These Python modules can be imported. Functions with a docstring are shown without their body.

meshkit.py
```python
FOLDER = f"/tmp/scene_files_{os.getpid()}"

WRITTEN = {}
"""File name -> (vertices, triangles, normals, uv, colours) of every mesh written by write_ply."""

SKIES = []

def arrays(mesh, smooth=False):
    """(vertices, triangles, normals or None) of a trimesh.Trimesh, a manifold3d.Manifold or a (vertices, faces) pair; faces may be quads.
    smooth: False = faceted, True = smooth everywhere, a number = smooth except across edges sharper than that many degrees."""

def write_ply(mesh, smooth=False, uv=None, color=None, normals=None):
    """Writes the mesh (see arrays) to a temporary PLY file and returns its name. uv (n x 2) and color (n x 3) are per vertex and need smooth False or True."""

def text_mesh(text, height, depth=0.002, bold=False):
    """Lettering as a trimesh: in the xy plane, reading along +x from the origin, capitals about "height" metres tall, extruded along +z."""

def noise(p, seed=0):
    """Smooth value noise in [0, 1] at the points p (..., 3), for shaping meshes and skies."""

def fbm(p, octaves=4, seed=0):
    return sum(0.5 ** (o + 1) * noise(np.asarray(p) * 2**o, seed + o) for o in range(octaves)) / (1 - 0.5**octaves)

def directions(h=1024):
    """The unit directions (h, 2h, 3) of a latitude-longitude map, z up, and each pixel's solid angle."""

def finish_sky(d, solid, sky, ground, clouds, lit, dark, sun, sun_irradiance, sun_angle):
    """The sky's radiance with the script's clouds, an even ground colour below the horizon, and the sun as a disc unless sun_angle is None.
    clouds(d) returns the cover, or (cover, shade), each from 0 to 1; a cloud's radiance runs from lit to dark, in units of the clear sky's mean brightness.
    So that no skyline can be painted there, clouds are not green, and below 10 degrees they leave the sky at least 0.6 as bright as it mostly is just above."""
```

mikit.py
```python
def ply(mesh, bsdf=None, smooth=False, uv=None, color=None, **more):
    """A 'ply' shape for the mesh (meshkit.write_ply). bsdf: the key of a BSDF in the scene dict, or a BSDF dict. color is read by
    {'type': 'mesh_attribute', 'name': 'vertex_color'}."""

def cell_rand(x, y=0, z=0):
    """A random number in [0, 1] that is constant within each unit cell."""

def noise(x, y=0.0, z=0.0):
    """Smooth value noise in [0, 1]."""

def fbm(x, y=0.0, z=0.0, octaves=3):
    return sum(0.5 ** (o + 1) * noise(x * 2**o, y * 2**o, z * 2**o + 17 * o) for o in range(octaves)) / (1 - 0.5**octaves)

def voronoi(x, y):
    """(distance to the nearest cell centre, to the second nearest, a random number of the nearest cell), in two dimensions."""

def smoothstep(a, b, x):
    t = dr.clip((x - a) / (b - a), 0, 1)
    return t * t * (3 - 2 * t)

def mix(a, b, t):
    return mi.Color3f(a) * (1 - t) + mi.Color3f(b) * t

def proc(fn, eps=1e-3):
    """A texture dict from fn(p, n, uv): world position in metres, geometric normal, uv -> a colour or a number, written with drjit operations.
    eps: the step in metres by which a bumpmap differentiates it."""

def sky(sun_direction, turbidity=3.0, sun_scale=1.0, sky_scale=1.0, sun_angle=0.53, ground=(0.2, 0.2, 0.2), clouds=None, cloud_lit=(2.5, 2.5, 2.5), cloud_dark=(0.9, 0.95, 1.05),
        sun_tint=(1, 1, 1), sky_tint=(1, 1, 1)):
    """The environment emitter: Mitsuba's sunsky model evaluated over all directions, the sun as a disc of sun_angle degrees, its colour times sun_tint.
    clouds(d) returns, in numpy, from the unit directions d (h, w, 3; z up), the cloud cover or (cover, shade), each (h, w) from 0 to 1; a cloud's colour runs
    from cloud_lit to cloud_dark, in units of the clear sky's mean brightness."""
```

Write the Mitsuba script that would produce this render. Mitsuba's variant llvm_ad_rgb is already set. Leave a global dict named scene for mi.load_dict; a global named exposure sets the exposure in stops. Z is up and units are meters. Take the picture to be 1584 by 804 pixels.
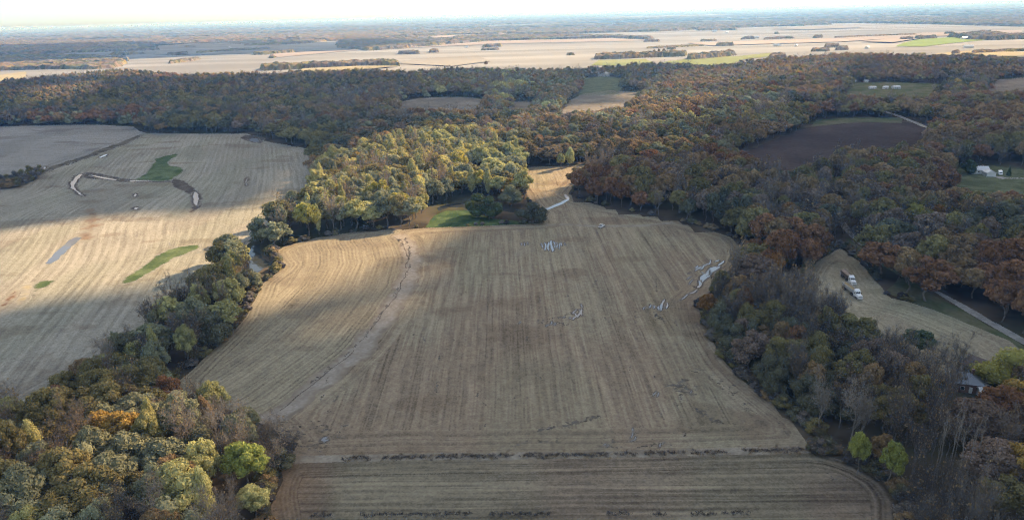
import math
import numpy as np
import trimesh
import shapely
import shapely.affinity
import mitsuba as mi
import drjit as dr
import mikit
from mikit import noise, fbm, voronoi, smoothstep, mix, proc
import meshkit
from scipy.spatial import Delaunay
from scipy.ndimage import map_coordinates
from shapely.geometry import Polygon, LineString, MultiPolygon, Point, box
from shapely.ops import unary_union

T = mi.ScalarTransform4f
rng = np.random.default_rng(20231)

# ------------------------------------------------------------------ camera, sky, haze, exposure
exposure = 3.25
CAM_Z = 120.0
SUN_AZ, SUN_EL = math.radians(50.0), math.radians(27.0)      # to the right of the view direction (+y)
SUN = np.array([math.sin(SUN_AZ) * math.cos(SUN_EL), math.cos(SUN_AZ) * math.cos(SUN_EL), math.sin(SUN_EL)])


def thin_cloud(d):
    w = np.stack([d[..., 0], d[..., 1], 2.2 * d[..., 2]], -1)
    c = meshkit.fbm(w * 3.1 + 5.0, 5, 3)
    return np.clip((c - 0.40) * 2.6, 0, 0.8)


scene = {
    'haze_air': {'type': 'homogeneous', 'albedo': {'type': 'rgb', 'value': [0.64, 0.83, 0.98]}, 'sigma_t': {'type': 'rgb', 'value': [6.5e-5 * 0.55, 6.5e-5, 6.5e-5 * 1.7]}},
    'camera': {'type': 'perspective', 'fov': 69.1, 'fov_axis': 'x', 'near_clip': 1.0, 'far_clip': 120000.0,
               'to_world': T().look_at(origin=[0, 0, CAM_Z], target=[0, 0.94953502 * 100, CAM_Z - 31.366102], up=[0.02617695, 0.31355354, 0.94920964]),
               'medium': {'type': 'ref', 'id': 'haze_air'}},
    'sky': mikit.sky(SUN.tolist(), turbidity=3, sun_scale=1.0, sky_scale=1.0, sun_angle=0.8, clouds=thin_cloud, cloud_lit=(1.45, 1.5, 1.62), cloud_dark=(0.9, 0.95, 1.05),
                     ground=(0.15, 0.14, 0.12), sun_tint=(1.0, 0.975, 0.94), sky_tint=(1.05, 0.985, 0.91)),
    'haze': {'type': 'cube', 'to_world': T().translate([0, 0, 64]).scale([66000, 66000, 66]), 'bsdf': {'type': 'null'}, 'interior': {'type': 'ref', 'id': 'haze_air'}},
}
labels = {'haze': {'kind': 'stuff', 'label': 'pale blue haze filling the air over the fields'}}

# ------------------------------------------------------------------ surveyed layout, metres (x to the right, y ahead)
D = {
"gully": [[-66.7,411.6],[-61.4,399.6],[-54.1,369.9],[-52.3,330.6],[-55.8,291.3],[-61.3,256.8],[-67.9,237.6],[-72.0,226.8],[-75.8,216.9],[-79.9,208.1]],
"main_field": [[-65.5,187.2],[-44.9,186.9],[-18.6,186.3],[18.6,185.6],[55.7,185.2],[81.9,185.6],[87.2,184.0],[86.1,197.9],[81.5,212.0],[77.3,225.5],[75.6,243.1],[75.7,262.9],[77.2,282.2],[79.4,296.5],[87.9,309.9],[100.6,326.0],[113.8,345.7],[121.3,363.8],[120.7,394.3],[109.0,416.7],[97.2,432.2],[83.8,444.2],[62.4,464.2],[48.0,486.8],[40.0,506.7],[57.4,558.5],[72.2,578.7],[103.5,582.3],[116.5,591.0],[105.0,606.2],[75.8,607.4],[38.3,607.0],[12.6,604.9],[8.9,530.8],[13.9,481.5],[19.6,455.5],[20.1,432.5],[-8.0,430.8],[-35.1,429.2],[-58.1,427.1],[-64.7,425.0],[-66.7,411.6],[-61.4,399.6],[-54.1,369.9],[-52.3,330.6],[-55.8,291.3],[-61.3,256.8],[-67.9,237.6],[-72.0,226.8],[-75.8,216.9],[-79.9,208.1],[-70.0,196.4]],
"west_field": [[-66.7,411.6],[-61.4,399.6],[-54.1,369.9],[-52.3,330.6],[-55.8,291.3],[-61.3,256.8],[-67.9,237.6],[-72.0,226.8],[-75.8,216.9],[-79.9,208.1],[-90.1,209.4],[-101.9,213.3],[-110.8,222.2],[-119.2,235.5],[-117.9,242.4],[-116.6,257.3],[-114.1,278.2],[-113.9,295.2],[-117.5,318.4],[-120.2,335.7],[-117.3,352.4],[-117.2,364.5],[-122.8,373.5],[-128.9,386.4],[-127.0,398.1],[-112.6,413.2],[-88.7,425.8],[-64.9,426.4]],
"south_field": [[-58.6,145.2],[-62.7,159.9],[-65.7,167.8],[-67.0,178.0],[-65.2,183.9],[-44.3,183.9],[-18.4,183.4],[18.3,182.6],[55.0,182.2],[84.3,182.2],[92.8,176.7],[97.4,167.8],[97.5,159.5],[88.5,139.7]],
"ditch_bank": [[-65.5,183.6],[-44.2,183.6],[-18.4,183.0],[18.3,182.3],[54.9,181.9],[84.5,181.8],[85.9,185.4],[55.8,185.5],[18.7,185.9],[-18.6,186.7],[-44.9,187.2],[-65.2,187.5]],
"left_field": [[-204.2,218.5],[-168.9,216.7],[-163.8,229.5],[-158.2,243.7],[-154.6,259.6],[-150.8,283.9],[-150.2,329.2],[-150.2,367.2],[-149.7,401.3],[-150.7,427.5],[-150.0,464.8],[-143.5,504.1],[-142.8,548.7],[-162.4,620.0],[-191.3,718.7],[-227.7,754.5],[-266.3,793.6],[-291.3,838.5],[-357.5,849.9],[-407.6,863.4],[-417.3,860.1],[-402.3,790.2],[-400.6,721.3],[-399.8,634.5],[-400.1,574.6],[-424.2,501.2]],
"upper_left_field": [[-473.2,506.3],[-436.4,517.0],[-413.2,595.0],[-410.6,652.8],[-411.5,730.0],[-416.4,805.1],[-420.6,865.6],[-463.3,925.5],[-521.7,953.3],[-582.2,958.7],[-648.6,959.3],[-820.2,967.4]],
"field_ditch": [[-424.2,501.2],[-400.1,574.6],[-399.8,634.5],[-400.6,721.3],[-402.3,790.2],[-417.3,860.1],[-423.1,871.0],[-418.7,809.8],[-413.5,733.9],[-412.4,656.0],[-414.9,597.6],[-438.0,519.0]],
"truck_field": [[134.3,316.4],[138.1,329.4],[148.5,344.8],[157.1,354.3],[166.2,364.3],[171.2,368.3],[171.4,359.5],[171.2,345.9],[167.2,327.1],[162.6,302.0],[162.7,296.6],[166.6,293.3],[172.6,284.1],[176.3,274.2],[179.8,264.9],[183.7,251.4],[183.2,241.9],[185.3,226.5],[164.2,199.1],[161.9,212.1],[159.1,222.1],[146.1,221.9],[136.5,223.9],[131.2,235.0],[130.1,252.1],[128.9,271.4],[125.6,282.3]],
"road": [[193.2,237.6],[190.7,253.3],[189.3,268.1],[188.0,283.0],[187.9,299.4],[163.7,271.9],[162.0,267.0],[185.0,295.7],[184.4,279.1],[185.4,263.9],[186.5,248.4],[188.3,230.8]],
"verge": [[193.2,237.6],[190.0,252.1],[188.0,270.1],[186.1,288.9],[179.0,285.1],[174.1,286.8],[173.2,282.6],[176.3,274.2],[178.9,266.8],[183.2,241.9],[186.0,227.5]],
"verge_001": [[195.7,241.2],[194.1,258.4],[192.0,276.5],[189.7,300.0],[188.0,312.4],[178.2,321.8],[163.7,304.3],[167.0,294.0],[173.0,284.8],[178.8,267.5],[183.2,241.9],[186.0,227.5]],
"road_line": [[192.9,219.1],[190.7,234.2],[188.9,250.5],[187.8,265.6],[186.8,281.0],[186.5,297.9],[186.5,315.0],[184.9,332.2],[183.7,352.1],[185.5,377.4],[190.4,408.8],[200.3,444.8],[211.2,477.8],[225.0,515.5],[241.0,559.2],[252.6,591.5]],
"road_line_001": [[432.0,694.5],[427.2,723.5],[426.3,763.2],[433.7,805.6],[441.2,852.9],[443.9,913.6]],
"dark_field": [[189.1,620.3],[214.3,657.4],[254.9,708.4],[294.1,755.3],[321.2,782.4],[377.2,801.2],[419.3,788.3],[442.4,774.3],[428.2,744.8],[332.6,603.5],[307.9,590.8],[274.7,580.1],[243.9,554.8],[200.3,515.8],[174.8,507.2]],
"green_strip": [[318.0,782.9],[340.9,828.7],[372.5,838.7],[435.7,831.7],[418.0,788.5],[379.3,805.8]],
"clearing_west": [[-134.2,903.1],[-159.2,1124.6],[-135.5,1172.7],[-96.2,1181.9],[-55.0,1162.3],[-26.9,1102.2],[-38.3,881.5],[-73.9,902.8]],
"clearing_mid": [[48.6,819.5],[87.6,1083.6],[120.1,1175.8],[165.6,1215.2],[200.3,1174.9],[204.4,1098.4],[128.9,862.9],[83.1,847.9]],
"clearing_small": [[-4.3,867.4],[5.9,1086.1],[27.4,1089.4],[44.8,1060.8],[17.9,862.5]],
"green_pasture": [[108.7,1151.3],[149.2,1461.9],[194.7,1478.0],[219.2,1424.6],[168.6,1133.1]],
"farm_strip": [[416.5,937.7],[555.1,1228.8],[615.6,1234.7],[671.2,1182.9],[677.6,1158.7],[496.7,900.2],[445.2,921.8]],
"right_field": [[589.5,932.1],[785.0,1219.5],[850.7,1249.7],[965.8,1238.5],[670.0,854.3],[610.8,893.2]],
"farm_lawn": [[257.5,426.4],[326.3,536.2],[346.5,562.8],[370.1,564.7],[387.1,549.8],[431.8,534.3],[326.5,401.3],[289.9,408.8],[276.4,418.9],[269.8,426.7]],
"yard": [[145.0,215.5],[149.4,221.5],[155.8,226.8],[161.6,225.5],[162.6,219.9],[156.0,213.1],[147.9,211.9]],
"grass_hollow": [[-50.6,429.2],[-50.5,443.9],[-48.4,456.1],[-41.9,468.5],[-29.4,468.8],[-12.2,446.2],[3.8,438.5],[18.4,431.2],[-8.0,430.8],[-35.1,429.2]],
"grove_clearing": [[-52.8,432.3],[-53.0,453.4],[-53.2,476.4],[-43.8,493.2],[-22.2,504.0],[4.6,491.6],[15.0,476.1],[19.4,452.3],[20.0,431.0],[-8.0,430.8],[-35.1,429.2]],
"creek": [[-140.7,377.2],[-144.2,391.2],[-144.9,402.1],[-142.3,403.1],[-137.6,388.3],[-132.6,376.5],[-126.0,368.4],[-121.7,372.4],[-119.5,366.8],[-123.7,363.0],[-126.5,361.2],[-127.2,355.2],[-130.0,351.5],[-135.0,359.8],[-138.1,368.4]],
"creek_001": [[-48.5,475.9],[-43.3,485.9],[-32.6,488.3],[-19.3,483.3],[0.0,470.8],[12.4,462.8],[12.2,454.7],[-0.0,460.8],[-16.8,470.9],[-29.8,477.4],[-40.4,476.8],[-46.2,468.9]],
"creek_002": [[-35.6,542.5],[-31.9,567.3],[-22.3,580.8],[-7.0,591.6],[-3.3,580.9],[-14.3,565.1],[-19.8,545.1],[-28.0,535.1]],
"run": [[21.7,465.1],[28.1,474.7],[33.8,482.9],[37.9,491.6],[37.0,503.1],[38.5,504.9],[40.4,495.1],[39.4,487.8],[34.3,477.5],[28.6,469.5],[22.8,461.7]],
"pond": [[-233.0,533.7],[-235.5,542.3],[-233.9,544.2],[-228.4,535.2],[-220.6,516.4],[-216.1,502.7],[-216.2,497.3],[-221.9,507.0]],
"pond_001": [[-247.9,377.4],[-253.1,391.2],[-257.5,408.4],[-260.8,422.8],[-260.2,428.1],[-255.8,426.4],[-253.0,415.6],[-249.7,400.3],[-246.0,384.9],[-245.0,377.1]],
"pond_002": [[-365.7,622.1],[-365.9,627.5],[-360.8,624.1],[-352.5,599.8],[-342.5,577.0],[-331.6,559.9],[-322.4,550.2],[-313.3,538.7],[-315.9,539.0],[-327.1,550.7],[-341.4,567.7],[-351.7,585.1],[-359.0,603.1]],
"pond_003": [[-354.9,623.4],[-346.1,616.9],[-333.1,607.5],[-319.4,598.2],[-316.8,593.0],[-329.0,599.4],[-341.7,608.6],[-351.9,617.7]],
"pond_004": [[-307.5,593.0],[-299.2,592.0],[-289.2,589.5],[-287.4,585.7],[-297.3,588.1],[-305.0,587.8]],
"pond_005": [[-276.5,534.5],[-280.2,545.3],[-276.1,540.7],[-273.5,532.2]],
"pond_006": [[-257.4,494.5],[-259.6,501.9],[-255.4,499.6],[-253.8,492.3]],
"pond_007": [[-203.3,562.6],[-208.7,577.3],[-212.1,592.3],[-209.3,587.0],[-205.5,572.1],[-201.2,562.4]],
"pond_008": [[-414.9,656.3],[-418.7,665.7],[-414.9,662.2],[-410.6,652.8]],
"pond_009": [[-275.7,786.6],[-276.5,804.0],[-269.9,802.9],[-260.6,780.0],[-262.1,772.0]],
"pond_010": [[-391.5,706.3],[-393.8,720.4],[-392.2,727.2],[-388.5,716.1],[-387.0,702.3]],
"mud_bank": [[-272.7,587.5],[-272.7,597.4],[-260.2,586.0],[-242.3,560.5],[-230.0,541.7],[-216.1,512.1],[-210.1,493.0],[-211.3,482.7],[-213.5,479.5],[-220.5,501.3],[-232.8,529.6],[-244.9,547.6],[-258.9,564.7]],
"mud_bank_001": [[-291.3,806.5],[-293.4,829.5],[-278.9,822.4],[-261.8,801.6],[-253.1,762.5],[-267.8,777.0],[-280.8,791.7]],
"mud_bank_002": [[-203.0,555.8],[-212.3,584.9],[-215.3,600.3],[-208.9,591.9],[-201.0,569.3],[-198.4,550.9]],
"mud_bank_003": [[-369.4,619.9],[-361.1,635.0],[-317.6,603.0],[-287.5,589.3],[-265.0,591.5],[-261.8,583.8],[-284.1,581.7],[-309.9,587.2],[-337.5,600.5],[-351.7,607.3]],
"soil_patch": [[-230.0,309.0],[-237.5,323.8],[-238.7,331.4],[-239.5,337.6],[-236.0,336.4],[-231.4,326.6],[-229.4,316.7],[-227.9,308.9]],
"sand_patch": [[-227.0,305.8],[-228.3,315.1],[-230.4,324.9],[-234.4,335.4],[-239.9,341.2],[-238.8,346.6],[-236.3,348.3],[-230.5,335.1],[-224.8,323.7],[-224.5,316.4],[-225.4,308.7]],
"soil_patch_001": [[-296.7,498.6],[-289.6,508.8],[-269.6,481.9],[-255.1,448.9],[-244.8,420.0],[-249.8,415.3],[-258.4,421.3],[-269.6,453.3]],
"thicket": [[-398.4,574.4],[-397.8,578.9],[-392.9,576.0],[-394.3,583.1],[-389.4,580.2],[-390.8,587.4],[-390.6,592.2],[-392.0,599.7],[-393.5,607.4],[-395.0,615.3],[-400.5,629.2],[-416.1,600.2],[-411.5,602.1],[-408.0,606.7],[-406.1,614.1],[-407.2,624.7],[-403.5,570.5],[-403.6,561.6],[-414.4,590.3]],
"grass_patch": [[-305.3,594.0],[-306.0,606.7],[-310.1,628.4],[-318.6,658.1],[-330.4,691.0],[-330.2,704.3],[-325.5,710.4],[-320.9,720.2],[-316.0,705.6],[-313.5,685.4],[-310.1,669.1],[-300.2,655.7],[-291.0,651.4],[-280.0,638.4],[-275.2,623.9],[-273.9,607.8],[-272.7,592.4],[-280.9,586.1],[-291.8,587.4]],
"grass_patch_001": [[-191.0,338.4],[-192.7,347.7],[-193.0,358.4],[-193.7,371.9],[-194.0,386.2],[-192.6,397.8],[-185.7,404.5],[-176.9,407.5],[-173.6,401.0],[-176.4,391.6],[-180.2,382.8],[-181.5,371.9],[-182.0,359.5],[-183.5,349.9],[-185.5,342.5]],
"grass_patch_002": [[-230.1,333.4],[-234.9,344.4],[-235.2,352.0],[-226.8,351.3],[-224.0,343.6],[-226.4,337.5],[-223.4,324.4]],
"ruts": [[18.4,392.5,18.0,377.1,0.8],[20.3,393.5,19.7,377.0,1.1],[22.2,395.8,21.4,375.7,1.2],[24.8,391.9,24.5,381.2,0.6],[27.4,392.9,27.1,384.5,0.5],[7.0,393.5,7.2,386.2,0.5],[16.6,391.4,16.5,381.9,0.5],[23.6,394.5,23.1,381.3,0.6],[26.2,390.5,25.7,378.8,0.5],[29.1,391.5,29.0,385.5,0.4],[5.2,392.4,5.5,387.6,0.4],[8.9,394.5,9.0,388.4,0.4],[21.8,388.5,21.3,374.6,0.7],[24.9,288.6,27.0,294.2,0.9],[25.5,290.0,26.5,285.7,0.7],[26.4,284.3,29.2,294.1,0.8],[28.4,294.1,28.4,286.2,0.6],[29.5,300.0,29.3,294.8,0.5],[24.1,282.4,26.3,286.4,0.8],[20.3,284.7,21.2,286.0,0.6],[22.9,283.8,24.0,285.1,0.6],[14.8,277.7,15.8,281.6,0.6],[16.3,277.5,17.3,280.1,0.5],[13.1,276.4,14.0,278.4,0.5],[2.2,279.8,2.8,282.5,0.5],[54.7,291.6,56.3,294.4,0.5],[57.9,292.8,59.0,297.2,0.6],[59.4,292.0,60.5,296.3,0.5],[61.0,290.4,62.5,295.4,0.7],[61.7,289.6,66.2,302.7,0.9],[64.8,291.6,66.6,298.9,0.8],[65.1,301.3,66.4,302.0,0.5],[72.8,301.5,78.3,308.2,0.9],[78.3,308.2,83.6,313.5,0.9],[84.0,315.2,87.4,325.2,1.6],[87.4,325.2,93.7,335.7,1.6],[93.7,335.7,99.6,344.8,1.7],[87.3,322.6,93.9,332.9,1.2],[93.9,332.9,101.4,344.7,1.5],[101.4,344.7,106.1,353.4,1.0],[88.1,338.0,93.0,345.4,0.7],[91.0,339.7,95.6,348.1,0.7],[89.3,341.8,91.4,346.5,0.6],[89.3,326.9,93.9,337.6,0.7],[90.8,337.8,92.7,329.3,0.5],[81.4,326.6,85.0,331.7,0.5],[101.1,350.7,104.1,354.6,0.7],[81.1,320.5,84.6,327.2,0.5],[94.6,345.2,98.6,350.9,0.5],[97.0,347.0,100.3,354.9,0.5],[45.0,216.9,46.7,220.4,0.35],[46.2,216.5,47.4,219.5,0.35],[57.4,217.6,58.3,220.2,0.4],[33.3,190.3,35.3,191.6,0.25],[34.8,195.6,35.3,197.8,0.25],[33.8,192.1,35.1,195.6,0.28],[34.3,190.6,35.5,193.0,0.28],[25.3,188.6,26.2,189.6,0.25],[26.0,187.6,26.9,189.2,0.25],[41.0,186.9,42.2,189.2,0.3],[42.1,188.5,43.1,189.5,0.25],[-58.9,195.5,-57.0,196.8,1.2],[-58.0,194.4,-56.4,195.7,0.8]],
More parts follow.
